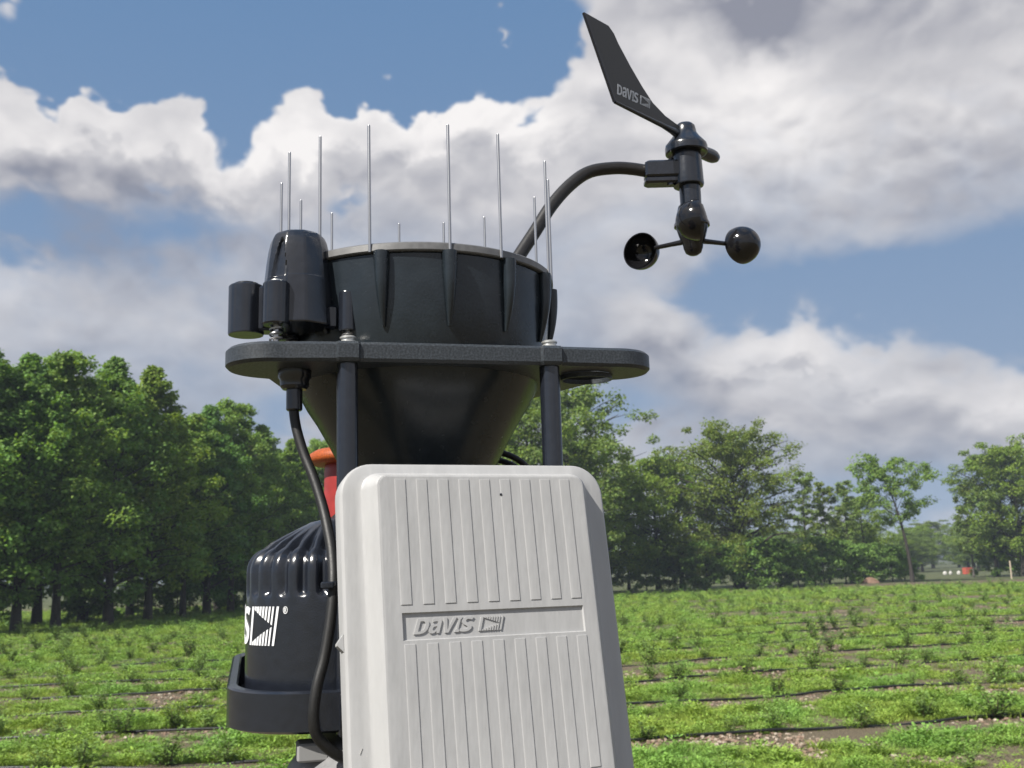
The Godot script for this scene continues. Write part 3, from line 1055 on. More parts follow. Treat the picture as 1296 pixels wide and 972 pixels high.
func plant(x: float, d: float, h: float, kind: Array, leaves: Material, bark: Material, label: String, group: String, turn: float, wide := 1.0) -> void:
	var o := thing("tree" if h > 3.3 else "wild_bush", label, "tree" if h > 3.3 else "bush", Vector3(x, height(x, -d), -d), turn, group)
	var s: float = h / kind[2]
	o.scale = Vector3(s * wide, s, s * wide)
	put("trunk", kind[0], bark, o)
	put("crown" if h > 3.3 else "foliage", kind[1], leaves, o)

# ---------------------------------------------------------------- the weather station
func ringpts(p: PackedVector2Array, y: float) -> PackedVector3Array:
	var r := PackedVector3Array()
	for q in p:
		r.append(Vector3(q.x, y, q.y))
	return r

# outline of the black housing: arc length from the middle of its front, going left (towards -x)
const HX := 0.0965
const HZ0 := 0.058
const HZ1 := -0.125
const HR := 0.045

func housing_at(s: float) -> Array:   # [point (x, z), outward normal]
	var fx := HX - HR
	var side := (HZ0 - HZ1) - 2.0 * HR
	var arc := HR * PI / 2
	var flip := 1.0
	if s < 0.0:
		s = -s
		flip = -1.0
	var p: Vector2
	var n: Vector2
	if s < fx:
		p = Vector2(-s, HZ0); n = Vector2(0, 1)
	elif s < fx + arc:
		var a := (s - fx) / HR
		n = Vector2(-sin(a), cos(a)); p = Vector2(-fx, HZ0 - HR) + n * HR
	elif s < fx + arc + side:
		p = Vector2(-HX, HZ0 - HR - (s - fx - arc)); n = Vector2(-1, 0)
	elif s < fx + 2 * arc + side:
		var a := (s - fx - arc - side) / HR
		n = Vector2(-cos(a), -sin(a)); p = Vector2(-fx, HZ1 + HR) + n * HR
	else:
		p = Vector2(-fx + (s - fx - 2 * arc - side), HZ1); n = Vector2(0, -1)
	return [Vector2(p.x * flip, p.y), Vector2(n.x * flip, n.y)]

func station() -> void:
	var W := thing("weather_station", "weather station with black spiked rain funnel, shelf, ribbed housing and white box", "weather station", HUB, TURN)
	var b := MB.new()
	# --- funnel with its rim, ribs and bird spikes
	b.lathe([Vector2(0.0788, 1.7662), Vector2(0.0793, 1.7655), Vector2(0.0788, 1.750), Vector2(0.0773, 1.735), Vector2(0.0753, 1.722), Vector2(0.0730, 1.713), Vector2(0.0692, 1.703), Vector2(0.0643, 1.694), Vector2(0.0587, 1.6855), Vector2(0.0522, 1.674), Vector2(0.0455, 1.6615), Vector2(0.0385, 1.650), Vector2(0.033, 1.640), Vector2(0.033, 1.620), Vector2(0.010, 1.620), Vector2(0.010, 1.668), Vector2(0.0765, 1.742), Vector2(0.0775, 1.7662)], 112, Transform3D(), true)
	var funnel := put("rain_funnel", b.mesh(30.0), M.cone, W)
	b = MB.new()
	b.lathe([Vector2(0.0773, 1.7664), Vector2(0.0810, 1.7664), Vector2(0.0816, 1.767), Vector2(0.0812, 1.7705), Vector2(0.0804, 1.7712), Vector2(0.0776, 1.7712)], 112, Transform3D(), true)
	put("rim", b.mesh(30.0), M.rim, funnel)
	var rib := MB.new()
	var path := []
	var rad := []
	for i in 12:
		var t := i / 11.0
		var y := lerpf(1.7663, 1.727, t)
		path.append(Vector3(0, y, lerpf(0.0808, 0.0772, t * t * 0.4 + t * 0.6) - 0.0002 + 0.0012 * sin(t * PI)))
		rad.append(lerpf(0.0041, 0.0009, pow(t, 1.6)))
	rib.tube(path, rad, 16)
	var rm := rib.mesh(50.0)
	b = MB.new()
	b.lathe([Vector2(0.00082, 1.7662), Vector2(0.00082, 1.8366), Vector2(0.0006, 1.8371)], 10, Transform3D(Basis(), Vector3(0, 0, 0.0815)))
	var spike_mesh := b.mesh(50.0)
	for k in 14:
		var a := (k + 0.5) * TAU / 14.0 - 0.0058 - 0.1525
		var r := put("rib", rm, M.cone, funnel)
		r.rotation.y = a
		var s := put("bird_spike", spike_mesh, M.steel, funnel)
		s.rotation = Vector3(0.0, a, 0.004 * sin(k * 2.1))
	# --- shelf
	var out := PackedVector2Array()
	for i in 19:   # left lobe
		var a := deg_to_rad(80.0 + 180.0 * i / 18.0)
		out.append(Vector2(-0.083 + 0.0255 * cos(a), 0.0505 + 0.0255 * sin(a)))
	for i in 21:   # round the back of the funnel
		var a := deg_to_rad(222.0 + 96.0 * i / 20.0)
		out.append(Vector2(0.0885 * cos(a) + 0.001, 0.0885 * sin(a)))
	for i in 19:   # right lobe
		var a := deg_to_rad(-80.0 + 180.0 * i / 18.0)
		out.append(Vector2(0.0985 + 0.0235 * cos(a), 0.0565 + 0.0215 * sin(a)))
	out.append(Vector2(0.066, 0.0785)); out.append(Vector2(0.0648, 0.0805)); out.append(Vector2(0.0548, 0.0805)); out.append(Vector2(0.0536, 0.0787))
	out.append(Vector2(0.0, 0.0790))
	out.append(Vector2(-0.0412, 0.0787)); out.append(Vector2(-0.0424, 0.0803)); out.append(Vector2(-0.0526, 0.0803)); out.append(Vector2(-0.0538, 0.0780)); out.append(Vector2(-0.068, 0.0772))
	var hole := PackedVector2Array()
	for i in 28:
		hole.append(Vector2(0.0875 + 0.0135 * cos(TAU * i / 28), 0.0505 + 0.0121 * sin(TAU * i / 28)))
	b = MB.new()
	b.plate(out, [hole], 1.7068, 1.7172, 0.0016)
	var shelf := put("shelf", b.mesh(30.0), M.weathered, W)
	b = MB.new()   # short collar under the open hole
	b.lathe([Vector2(0.0136, 1.7040), Vector2(0.0146, 1.7040), Vector2(0.0148, 1.7066), Vector2(0.0136, 1.7066)], 40, Transform3D(Basis.from_scale(Vector3(1.0, 1.0, 0.9)), Vector3(0.0875, 0, 0.0505)), true)
	put("hole_collar", b.mesh(30.0), M.weathered, shelf)
	# --- posts, washers and screws
	for p in [Vector2(-0.0475, 0.0715), Vector2(0.0599, 0.0722)]:
		b = MB.new()
		b.lathe([Vector2(0.0054, 1.530), Vector2(0.0054, 1.7068)], 28, Transform3D(Basis(), Vector3(p.x, 0, p.y)))
		put("post", b.mesh(50.0), M.black, W)
		b = MB.new()
		b.lathe([Vector2(0.0044, 1.7172), Vector2(0.0044, 1.7183), Vector2(0.0036, 1.7188), Vector2(0.0036, 1.7197), Vector2(0.0043, 1.7199), Vector2(0.0043, 1.7206), Vector2(0.003, 1.7213), Vector2(0.001, 1.7216)], 24, Transform3D(Basis(), Vector3(p.x + 0.0005, 0, p.y)))
		put("screw", b.mesh(40.0), M.screw, shelf)
	sensor(W)
	box_(W)
	housing(W)

func sensor(W: Node3D) -> void:
	var c := Vector3(-0.0715, 0, 0.050)
	var prof := [[1.7292, 0.0191], [1.7300, 0.0194], [1.737, 0.0190], [1.7545, 0.0181], [1.7552, 0.0178], [1.765, 0.0168], [1.772, 0.0158], [1.7765, 0.0148], [1.7792, 0.0136], [1.7805, 0.0124], [1.7810, 0.0112]]
	var rings := []
	var fine := []
	for i in prof.size() - 1:
		for k in 4:
			var t := k / 4.0
			fine.append([lerpf(prof[i][0], prof[i + 1][0], t), lerpf(prof[i][1], prof[i + 1][1], t)])
	fine.append(prof[-1])
	for q in fine:
		var r := PackedVector3Array()
		for i in 144:
			var a := TAU * i / 144.0
			var seg := TAU / 10.0
			var d := fposmod(a - deg_to_rad(9.0), seg) - seg / 2.0
			var flat := cos(seg / 2.0) / cos(d)
			var rr: float = q[1] * lerpf(1.0, flat * 1.02, 0.75)
			# pointed arch recess in the left front panel
			var da := absf(wrapf(a - deg_to_rad(-38.0), -PI, PI))
			var top := 1.7765 - pow(da / deg_to_rad(17.0), 2.0) * 0.024
			if da < deg_to_rad(17.0) and q[0] > 1.731:
				rr -= 0.0017 * smooth(0.0, 0.0022, top - q[0]) * smooth(0.0, 0.05, deg_to_rad(17.0) - da)
			r.append(c + Vector3(rr * sin(a), q[0], rr * cos(a)))
		rings.append(r)
	var b := MB.new()
	b.loft(rings)
	var s := put("solar_sensor", b.mesh(26.0), M.black, W)
	s.set_meta("label", "tapered black sensor with screw lobes on the left end of the shelf")
	# level lobe, far left
	b = MB.new()
	b.lathe([Vector2(0.0090, 1.7265), Vector2(0.0093, 1.7275), Vector2(0.0093, 1.7525), Vector2(0.0088, 1.7532), Vector2(0.0066, 1.7532), Vector2(0.0064, 1.7545), Vector2(0.0058, 1.7548), Vector2(0.0056, 1.7536)], 36, Transform3D(Basis(), Vector3(-0.0984, 0, 0.045)))
	b.box(Vector3(-0.086, 1.740, 0.046), Vector3(0.014, 0.024, 0.012), 0.001)
	put("level_lobe", b.mesh(35.0), M.black, s)
	var lobe := [[Vector3(-0.0832, 0, 0.0655), 0.0070, 1.7275, 1.7500], [Vector3(-0.0460, 0, 0.0595), 0.0050, 1.7265, 1.7478], [Vector3(-0.076, 0, 0.030), 0.0060, 1.7270, 1.7490]]
	for q in lobe:
		var at := Transform3D(Basis(), q[0])
		b = MB.new()
		b.lathe([Vector2(q[1] * 0.92, q[2]), Vector2(q[1], q[2] + 0.0008), Vector2(q[1] * 0.985, q[3] - 0.0008), Vector2(q[1] * 0.9, q[3])], 32, at)
		var to: Vector3 = c - q[0]
		to.y = 0.0
		b.box(q[0] + to * 0.35 + Vector3.UP * 1.7345, Vector3(0.007, 0.012, 0.007), 0.001)
		put("screw_lobe", b.mesh(35.0), M.black, s)
		b = MB.new()
		b.lathe([Vector2(0.0032, q[3]), Vector2(0.0034, q[3] + 0.0006), Vector2(0.0030, q[3] + 0.0014), Vector2(0.0014, q[3] + 0.0019)], 24, at)
		put("screw_head", b.mesh(35.0), M.screw, s)
		b = MB.new()
		var coil := []
		for i in 73:
			var a := TAU * i / 18.0
			coil.append(q[0] + Vector3(sin(a) * 0.0030, lerpf(1.7176, q[2] + 0.001, i / 72.0), cos(a) * 0.0030))
		b.tube(coil, 0.00055, 6)
		b.lathe([Vector2(0.0016, 1.712), Vector2(0.0016, q[2] + 0.002)], 12, at)
		b.lathe([Vector2(0.0042, 1.7172), Vector2(0.0042, 1.7178)], 20, at)
		put("spring", b.mesh(50.0), M.steel, s)
	b = MB.new()   # gland under the shelf where the cable leaves
	b.lathe([Vector2(0.0088, 1.7068), Vector2(0.0086, 1.7030), Vector2(0.0076, 1.7015), Vector2(0.0075, 1.6985), Vector2(0.0062, 1.6968), Vector2(0.0042, 1.6966), Vector2(0.0042, 1.6862), Vector2(0.0036, 1.6855)], 32, Transform3D(Basis(), Vector3(-0.0732, 0, 0.050)))
	put("cable_gland", b.mesh(35.0), M.black, s)
	# cable down to the housing
	var pts := [[-0.0735, 1.6973, 0.05], [-0.0734, 1.6855, 0.05], [-0.0718, 1.6748, 0.052], [-0.0682, 1.6621, 0.055], [-0.0636, 1.6494, 0.06], [-0.0595, 1.6349, 0.066], [-0.0572, 1.6228, 0.072], [-0.0556, 1.611, 0.078], [-0.0554, 1.5966, 0.085], [-0.0567, 1.5812, 0.088], [-0.0597, 1.5633, 0.09], [-0.0634, 1.5494, 0.092], [-0.0648, 1.5355, 0.092], [-0.0618, 1.5256, 0.09], [-0.049, 1.5157, 0.086], [-0.03, 1.513, 0.076], [-0.01, 1.516, 0.06]]
	var path := []
	for p in pts:
		path.append(Vector3(p[0], p[1], p[2]))
	b = MB.new()
	b.tube(spline(path, 7), 0.0026, 12)
	var cb := put("sensor_cable", b.mesh(60.0), M.rubber, W)
	b = MB.new()
	b.box(Vector3(-0.0585, 1.5957, 0.0885), Vector3(0.0062, 0.0032, 0.0050), 0.0006)
	b.lathe([Vector2(0.0027, -0.0013), Vector2(0.0034, -0.0010), Vector2(0.0034, 0.0010), Vector2(0.0027, 0.0013)], 20, Transform3D(Basis(), Vector3(-0.0554, 1.5962, 0.085)))
	b.box(Vector3(-0.049, 1.5963, 0.083), Vector3(0.013, 0.0007, 0.0016), 0.0001)
	put("cable_tie", b.mesh(35.0), M.black, cb)

func box_(W: Node3D) -> void:
	# white box, its own axes: x right, y up, z out of its leaning face
	var yaw := deg_to_rad(20.74)
	var B := Basis(Vector3.UP, yaw) * Basis(Vector3.RIGHT, deg_to_rad(-9.66))
	var world := Transform3D(B, Vector3(-0.05035, 1.64256, -0.475))
	var loc := Transform3D(Basis(Vector3.UP, TURN), HUB).affine_inverse() * world
	var rings := []
	var lo := -0.192
	# [inset of x from the outer edge, top y inset, z, corner radius]
	for q in [[0.012, -0.0225, 0.010], [0.0, -0.0215, 0.0155], [0.0, -0.0125, 0.0155], [0.0004, -0.0112, 0.0152], [0.0013, -0.0103, 0.0145], [0.0028, -0.0099, 0.0135], [0.0066, -0.0094, 0.0105], [0.0092, -0.0090, 0.0090], [0.0104, -0.0082, 0.0082], [0.0114, -0.0066, 0.0075], [0.0136, -0.0024, 0.0060], [0.0144, -0.0010, 0.0052], [0.0153, -0.0002, 0.0046], [0.0163, 0.0, 0.0040]]:
		var ty: float = 0.0105 - q[0] * 0.56
		var p := rounded(-0.0284 + q[0], 0.1044 - q[0], lo + q[0] * 0.6, ty, q[2], 10)
		var r := PackedVector3Array()
		for k in p:
			r.append(Vector3(k.x, k.y, q[1]))
		rings.append(r)
	var b := MB.new()
	# back is closed, the face gets its recess for the name
	var from := b.v.size()
	b.loft(rings, true, false)
	var face := PackedVector2Array()
	for k in rings[-1]:
		face.append(Vector2(k.x, k.y))
	var rec := PackedVector2Array([Vector2(-0.00475, -0.0723), Vector2(0.0822, -0.0723), Vector2(0.0822, -0.0603), Vector2(-0.00475, -0.0603)])
	if Geometry2D.is_polygon_clockwise(face) == Geometry2D.is_polygon_clockwise(rec):
		rec.reverse()
	var poly := b.bridge(face, rec)
	var t := Geometry2D.triangulate_polygon(poly)
	for i in range(0, t.size(), 3):
		var a := poly[t[i]]
		var c := poly[t[i + 1]]
		var e := poly[t[i + 2]]
		if (c - a).cross(e - a) > 0.0:
			var s := c
			c = e
			e = s
		b.tri(Vector3(a.x, a.y, 0), Vector3(c.x, c.y, 0), Vector3(e.x, e.y, 0))
	# recess walls and floor (the normals face the camera side)
	var d := -0.0012
	var ro := [Vector3(-0.00475, -0.0723, 0), Vector3(0.0822, -0.0723, 0), Vector3(0.0822, -0.0603, 0), Vector3(-0.00475, -0.0603, 0)]
	var ri := [Vector3(-0.0043, -0.07185, d), Vector3(0.08175, -0.07185, d), Vector3(0.08175, -0.06075, d), Vector3(-0.0043, -0.06075, d)]
	for i in 4:
		var j := (i + 1) % 4
		b.quad(ro[i], ri[i], ri[j], ro[j])
	b.quad(ri[0], ri[3], ri[2], ri[1])
	for i in b.v.size():
		b.v[i] = b.v[i]
	var box := put("transmitter_box", b.mesh(28.0), M.white, W)
	box.set_meta("label", "white plastic box with raised strips on its leaning face")
	box.transform = loc
	# raised strips
	var pitch := 0.010215
	for row in 2:
		var y1: float = 0.0002 if row == 0 else -0.0738
		var y0: float = -0.0569 if row == 0 else -0.1313
		b = MB.new()
		var rr := []
		for q in [[0.0, -0.0004], [0.00004, 0.00018], [0.00016, 0.00034]]:
			var r := PackedVector3Array()
			for k in [[-0.0052 + q[0] * 4.0, y0 + q[0]], [0.0 - q[0], y0 + q[0]], [0.0 - q[0], y1 - q[0]], [-0.0052 + q[0] * 4.0, y1 - q[0]]]:
				r.append(Vector3(k[0], k[1], q[1]))
			rr.append(r)
		b.loft(rr)
		var sm := b.mesh(20.0)
		for k in 9:
			var s := put("strip", sm, M.white, box)
			s.position.x = pitch * k + (0.0006 if row == 1 else 0.0)
	# raised lettering in the recess
	b = MB.new()
	var f := func(u, v, dd): return Vector3(0.0013 + u * 0.0266, -0.0697 + v * 0.0066 + u * 0.0002, d + dd)
	word(b, f, 0.0, 1.0, -0.0002, 0.0006, 0.28)
	put("lettering", b.mesh(30.0), M.white, box)
	b = MB.new()
	f = func(u, v, dd): return Vector3(0.0310 + u * 0.0108, -0.0695 + v * 0.0062, d + dd)
	emblem(b, f, 0.0, 1.0, -0.0002, 0.0006, 0.16)
	put("emblem", b.mesh(30.0), M.white, box)
	# a small fly speck, a latch on the left edge, scratches at the foot
	b = MB.new()
	b.lathe([Vector2(0.0006, -0.0002), Vector2(0.0006, 0.0003), Vector2(0.0003, 0.0005)], 10, Transform3D(Basis(Vector3.RIGHT, PI / 2), Vector3(0.0460, -0.0072, 0.0002)))
	put("speck", b.mesh(40.0), M.black, box)
	b = MB.new()
	b.loft([PackedVector3Array([Vector3(-0.0284, -0.0668, -0.012), Vector3(-0.0284, -0.0668, -0.017), Vector3(-0.0284, -0.0745, -0.017), Vector3(-0.0284, -0.0745, -0.012)]), PackedVector3Array([Vector3(-0.0312, -0.0706, -0.0122), Vector3(-0.0312, -0.0706, -0.0168), Vector3(-0.0312, -0.0716, -0.0168), Vector3(-0.0312, -0.0716, -0.0122)])])
	put("latch", b.mesh(20.0), M.white, box)
	b = MB.new()
	b.box(Vector3.ZERO, Vector3(0.0002, 0.0026, 0.0002), 0.0, Transform3D(Basis(Vector3.BACK, -0.5), Vector3(-0.0232, -0.1158, -0.0093)))
	b.box(Vector3(-0.0205, -0.118, -0.0094), Vector3(0.0006, 0.0005, 0.0004))
	put("scratch", b.mesh(20.0), M.white_back, box)
	# rear shell that holds on to the posts
	b = MB.new()
	b.loft([ring_of(rounded(-0.0215, 0.0975, lo + 0.008, 0.004, 0.01, 6), -0.0222), ring_of(rounded(-0.0195, 0.0955, lo + 0.012, 0.001, 0.01, 6), -0.034)])
	put("rear_shell", b.mesh(30.0), M.white_back, box)

func ring_of(p: PackedVector2Array, z: float) -> PackedVector3Array:
	var r := PackedVector3Array()
	for k in p:
		r.append(Vector3(k.x, k.y, z))
	return r

func housing(W: Node3D) -> void:
	# walls and rounded roof with pressed grooves over the shoulder
	var n := 560
	var total := 2.0 * ((HX - HR) + HR * PI + (HZ0 - HZ1 - 2.0 * HR) + (HX - HR))
	var prof := []   # [y, inset]
	for y in [1.532, 1.545, 1.560, 1.575, 1.586, 1.5895, 1.5905, 1.5915, 1.5925, 1.594, 1.597, 1.600, 1.602, 1.6035]:
		prof.append([y, 0.0])
	for i in 10:
		var a := (i + 1) / 10.0 * PI * 0.40
		prof.append([1.6035 + 0.0125 * sin(a), 0.0125 * (1.0 - cos(a))])
	for q in [[1.6185, 0.0125], [1.6215, 0.018], [1.6255, 0.026], [1.6293, 0.034], [1.632, 0.041], [1.634, 0.050]]:
		prof.append(q)
	var rings := []
	for q in prof:
		var r := PackedVector3Array()
		for i in n:
			var s: float = (float(i) / n - 0.5) * total
			var h := housing_at(s)
			var inset: float = q[1]
			# grooves: every 10.9 mm round the wall, open at the top, ending in a ledge below
			var g := absf(fposmod(absf(s) - 0.0584 + 0.00545, 0.0109) - 0.00545)
			var deep := (1.0 - smooth(0.0002, 0.0040, g)) * smooth(1.5895, 1.5935, q[0]) * (1.0 - smooth(0.008, 0.024, q[1]))
			var off: float = inset + 0.0026 * deep
			var p: Vector2 = h[0] - h[1] * minf(off, HR - 0.003)
			if inset > HR - 0.004:
				p *= 0.9
			r.append(Vector3(p.x, q[0] - 0.0026 * deep * smooth(0.002, 0.012, q[1]), p.y))
		rings.append(r)
	var b := MB.new()
	b.loft(rings)
	var hs := put("ribbed_housing", b.mesh(34.0), M.black, W)
	hs.set_meta("label", "black housing with pressed grooves and white lettering")
	# printed word and emblem, wrapped round the left front corner
	var wrap := func(u, v, dd):
		var s: float = 0.1050 - u * 0.0215
		var h := housing_at(s)
		var p: Vector2 = h[0] + h[1] * (dd + 0.00015)
		return Vector3(p.x, 1.5662 + v * 0.0194, p.y)
	b = MB.new()
	emblem(b, wrap, 0.0, 1.0, 0.0, 0.00025, 0.14)
	put("emblem", b.mesh(30.0), M.print, hs)
	b = MB.new()
	word(b, wrap, -3.0, -0.06, 0.0, 0.00025, 0.12)
	put("lettering", b.mesh(30.0), M.print, hs)
	b = MB.new()   # small registered mark: a ring with an R
	var ring := []
	for i in 24:
		var a0 := TAU * i / 24
		var a1 := TAU * (i + 1) / 24
		for q in [[a0, 1.0], [a1, 1.0], [a1, 0.78], [a0, 1.0], [a1, 0.78], [a0, 0.78]]:
			ring.append(Vector2(1.245 + 0.062 * q[1] * cos(q[0]), 0.905 + 0.095 * q[1] * sin(q[0])))
	raise(b, ring, wrap, 0.0, 0.00025)
	var rt := []
	for p in glyph("R"):
		rt.append(Vector2(1.218 + p.x * 0.055, 0.855 + p.y * 0.10))
	raise(b, rt, wrap, 0.0, 0.00025)
	put("registered_mark", b.mesh(30.0), M.print, hs)
	# tray that the housing and the posts stand in
	var outer := []
	for q in [[0.0035, 0.0, 0], [0.0, 0.0015, 0], [0.0, 1.0, 1], [0.0012, 1.0, 2], [0.0046, 1.0, 2], [0.0054, 1.0, 1], [0.0054, 0.0075, 0]]:
		var pts := rounded(-0.1050 + q[0], 0.082 - q[0], -0.145 + q[0], 0.0815 - q[0], 0.046 - q[0] * 0.6, 18)
		var r := PackedVector3Array()
		for p in pts:
			var top := 1.5465 + 0.03 * (0.0815 - p.y) * smooth(0.0, 0.05, 0.0815 - p.y)
			var y: float = 1.5268 + q[1] if q[2] == 0 else top - (0.0009 if q[2] == 1 else 0.0)
			r.append(Vector3(p.x, y, p.y))
		outer.append(r)
	b = MB.new()
	b.loft(outer)
	for x in [-0.0475, 0.0599]:
		b.lathe([Vector2(0.0094, 1.5252), Vector2(0.0098, 1.5262), Vector2(0.0098, 1.5445), Vector2(0.0090, 1.5453)], 28, Transform3D(Basis(), Vector3(x + 0.004, 0, 0.0770)))
	put("tray", b.mesh(30.0), M.black, W)
	# grey saddle and pole under the tray
	b = MB.new()
	b.lathe([Vector2(0.024, 1.40), Vector2(0.050, 1.44), Vector2(0.0660, 1.486), Vector2(0.0650, 1.494), Vector2(0.0585, 1.5075), Vector2(0.0505, 1.5165), Vector2(0.0440, 1.5205), Vector2(0.036, 1.5225)], 64, Transform3D(Basis(), Vector3(-0.016, 0, 0.044)))
	var sd := put("saddle", b.mesh(40.0), M.saddle, W)
	b = MB.new()
	b.box(Vector3(-0.0640, 1.5178, 0.066), Vector3(0.015, 0.0085, 0.018), 0.001)
	put("spacer_block", b.mesh(30.0), M.pale_block, sd)
	b = MB.new()
	b.lathe([Vector2(0.021, -0.2), Vector2(0.021, 1.42)], 32, Transform3D(Basis(), Vector3(-0.016, 0, 0.044)))
	put("pole", b.mesh(50.0), M.saddle, W)
	b = MB.new()
	b.lathe([Vector2(0.040, 1.5268), Vector2(0.040, 1.519)], 40, Transform3D(Basis(), Vector3(-0.0, 0, 0.0)))
	put("collar", b.mesh(50.0), M.saddle, W)
	# coil of spare cable hung behind the funnel
	b = MB.new()
	for k in 3:
		var coil := []
		for i in 49:
			var a := TAU * i / 48
			var r := 0.035 - 0.0042 * k
			coil.append(Vector3(0.0580 + cos(a) * r + 0.001 * k, 1.6435 + sin(a) * r, -0.075 - 0.004 * k + 0.004 * sin(a * 2.0 + k)))
		b.tube(coil, 0.0021, 8)
	var cl := thing("cable_coil", "coil of black cable hanging behind the funnel above the white box", "cable", HUB, TURN)
	put("loop", b.mesh(60.0), M.rubber, cl)
	# red canister with an orange lid, behind the left post
	var can := thing("red_canister", "red canister with a bulging orange lid behind the left post", "canister", HUB + Basis(Vector3.UP, TURN) * Vector3(-0.0265, 1.624, -0.088), TURN)
	b = MB.new()
	b.lathe([Vector2(0.0225, 0.0), Vector2(0.0232, 0.002), Vector2(0.0225, 0.045), Vector2(0.0215, 0.049)], 40)
	put("body", b.mesh(40.0), M.red, can)
	b = MB.new()
	b.lathe([Vector2(0.0225, 0.0475), Vector2(0.0295, 0.0475), Vector2(0.0322, 0.0490), Vector2(0.0330, 0.0515), Vector2(0.0318, 0.0545), Vector2(0.0280, 0.0568), Vector2(0.016, 0.0585), Vector2(0.002, 0.059)], 40)
	put("lid", b.mesh(50.0), M.orange, can)

# ---------------------------------------------------------------- the anemometer
func anemometer() -> void:
	var base := Vector3(-0.030, 0, -0.765)
	var A := thing("anemometer", "anemometer with wind vane and three black cups on a curved arm", "anemometer", base)
	var head := Vector3(0.1575, 0, -0.85) - base
	var pts := [[-0.030, 0.0, -0.765], [-0.030, 1.2, -0.765], [-0.030, 1.72, -0.765], [-0.026, 1.770, -0.770], [-0.0145, 1.802, -0.781], [-0.0025, 1.8274, -0.79], [0.0085, 1.848, -0.8], [0.0222, 1.8713, -0.81], [0.0372, 1.8971, -0.82], [0.0544, 1.9189, -0.83], [0.0715, 1.9328, -0.838], [0.0922, 1.938, -0.844], [0.1091, 1.9385, -0.848], [0.1258, 1.9359, -0.85]]
	var path := []
	for p in pts:
		path.append(Vector3(p[0], p[1], p[2]) - base)
	var b := MB.new()
	b.tube(spline(path, 6), 0.0054, 20)
	put("arm", b.mesh(60.0), M.arm, A)
	# body with the socket for the arm
	b = MB.new()
	b.lathe([Vector2(0.0090, 1.9215), Vector2(0.0128, 1.9218), Vector2(0.0134, 1.9232), Vector2(0.0130, 1.936), Vector2(0.0120, 1.956)], 40, Transform3D(Basis(), head))
	b.box(head + Vector3(-0.0205, 1.9360, 0.001), Vector3(0.034, 0.0150, 0.017), 0.0018)
	b.box(head + Vector3(-0.0220, 1.9262, 0.001), Vector3(0.032, 0.0060, 0.015), 0.0016)
	for i in 8:
		var t := i / 7.0
		b.box(head + Vector3(lerpf(-0.017, -0.009, t), lerpf(1.9425, 1.9475, t), 0.0), Vector3(0.004, 0.006, 0.003), 0.0006)
	b.lathe([Vector2(0.0030, 1.9215), Vector2(0.0030, 1.9238)], 16, Transform3D(Basis(), head + Vector3(-0.016, 0, 0.004)))
	put("body", b.mesh(35.0), M.black, A)
	b = MB.new()
	b.lathe([Vector2(0.0090, 1.8980), Vector2(0.0092, 1.9215)], 36, Transform3D(Basis(), head + Vector3(0.001, 0, 0)))
	put("mast", b.mesh(50.0), M.black, A)
	# vane on its flared hub
	b = MB.new()
	b.lathe([Vector2(0.0115, 1.9530), Vector2(0.0165, 1.9512), Vector2(0.0182, 1.9520), Vector2(0.0184, 1.9565), Vector2(0.0178, 1.9590), Vector2(0.0150, 1.9625), Vector2(0.0122, 1.9660), Vector2(0.0098, 1.9700), Vector2(0.0092, 1.9735), Vector2(0.0086, 1.9765), Vector2(0.0066, 1.9786), Vector2(0.003, 1.9793)], 44, Transform3D(Basis(), head))
	var hub := put("vane_hub", b.mesh(40.0), M.black, A)
	# the blade lies in a vertical plane; h runs out along the tail
	var ang := deg_to_rad(45.5)
	var hd := Vector3(-sin(ang), 0, cos(ang))
	var nd := Vector3(cos(ang), 0, sin(ang))
	var O := Vector3(0.15636, 1.9659, -0.85) - base
	var outl := [[0.1273, 0.0705], [0.0973, 0.0702], [0.0905, 0.0655], [0.0855, 0.0585], [0.0710, 0.0432], [0.0565, 0.0297], [0.0436, 0.0196], [0.0270, 0.0128], [0.0094, 0.0095], [0.0, 0.0085], [0.0, -0.0015], [0.0160, -0.0020], [0.0309, 0.0025], [0.0600, 0.0034], [0.0915, 0.0042], [0.0940, 0.0060]]
	var pl := PackedVector2Array()
	for p in outl:
		pl.append(Vector2(p[0], p[1]))
	b = MB.new()
	# plate() works in (x, z) and raises along y: turn it into the blade's plane
	b.plate(pl, [], -0.0011, 0.0011, 0.0005, Transform3D(Basis(hd, nd, Vector3.UP), O))
	var blade := put("vane_blade", b.mesh(25.0), M.vane, A)
	b = MB.new()   # stiffened lower edge
	b.tube([O + hd * 0.004 + Vector3.UP * 0.0015, O + hd * 0.030 + Vector3.UP * 0.0030, O + hd * 0.093 + Vector3.UP * 0.0048], [0.0040, 0.0022, 0.0014], 10)
	b.tube([O + hd * 0.0935 + Vector3.UP * 0.0048, O + hd * 0.1270 + Vector3.UP * 0.0703], [0.0014, 0.0011], 8)
	put("edge", b.mesh(50.0), M.black, blade)
	var f := func(u, v, dd): return O + hd * (0.0902 - u * 0.0272 - (1.0 - v) * -0.0004) + Vector3.UP * (0.0120 + v * 0.0092) + nd * (0.0011 + dd)
	b = MB.new()
	word(b, f, 0.0, 1.0, 0.0, 0.0002, 0.10)
	put("lettering", b.mesh(30.0), M.print_grey, blade)
	f = func(u, v, dd): return O + hd * (0.0608 - u * 0.0130) + Vector3.UP * (0.0125 + v * 0.0082) + nd * (0.0011 + dd)
	b = MB.new()
	emblem(b, f, 0.0, 1.0, 0.0, 0.0002, 0.12)
	put("emblem", b.mesh(30.0), M.print_grey, blade)
	b = MB.new()   # counterweight nose
	var ns := []
	var nr := []
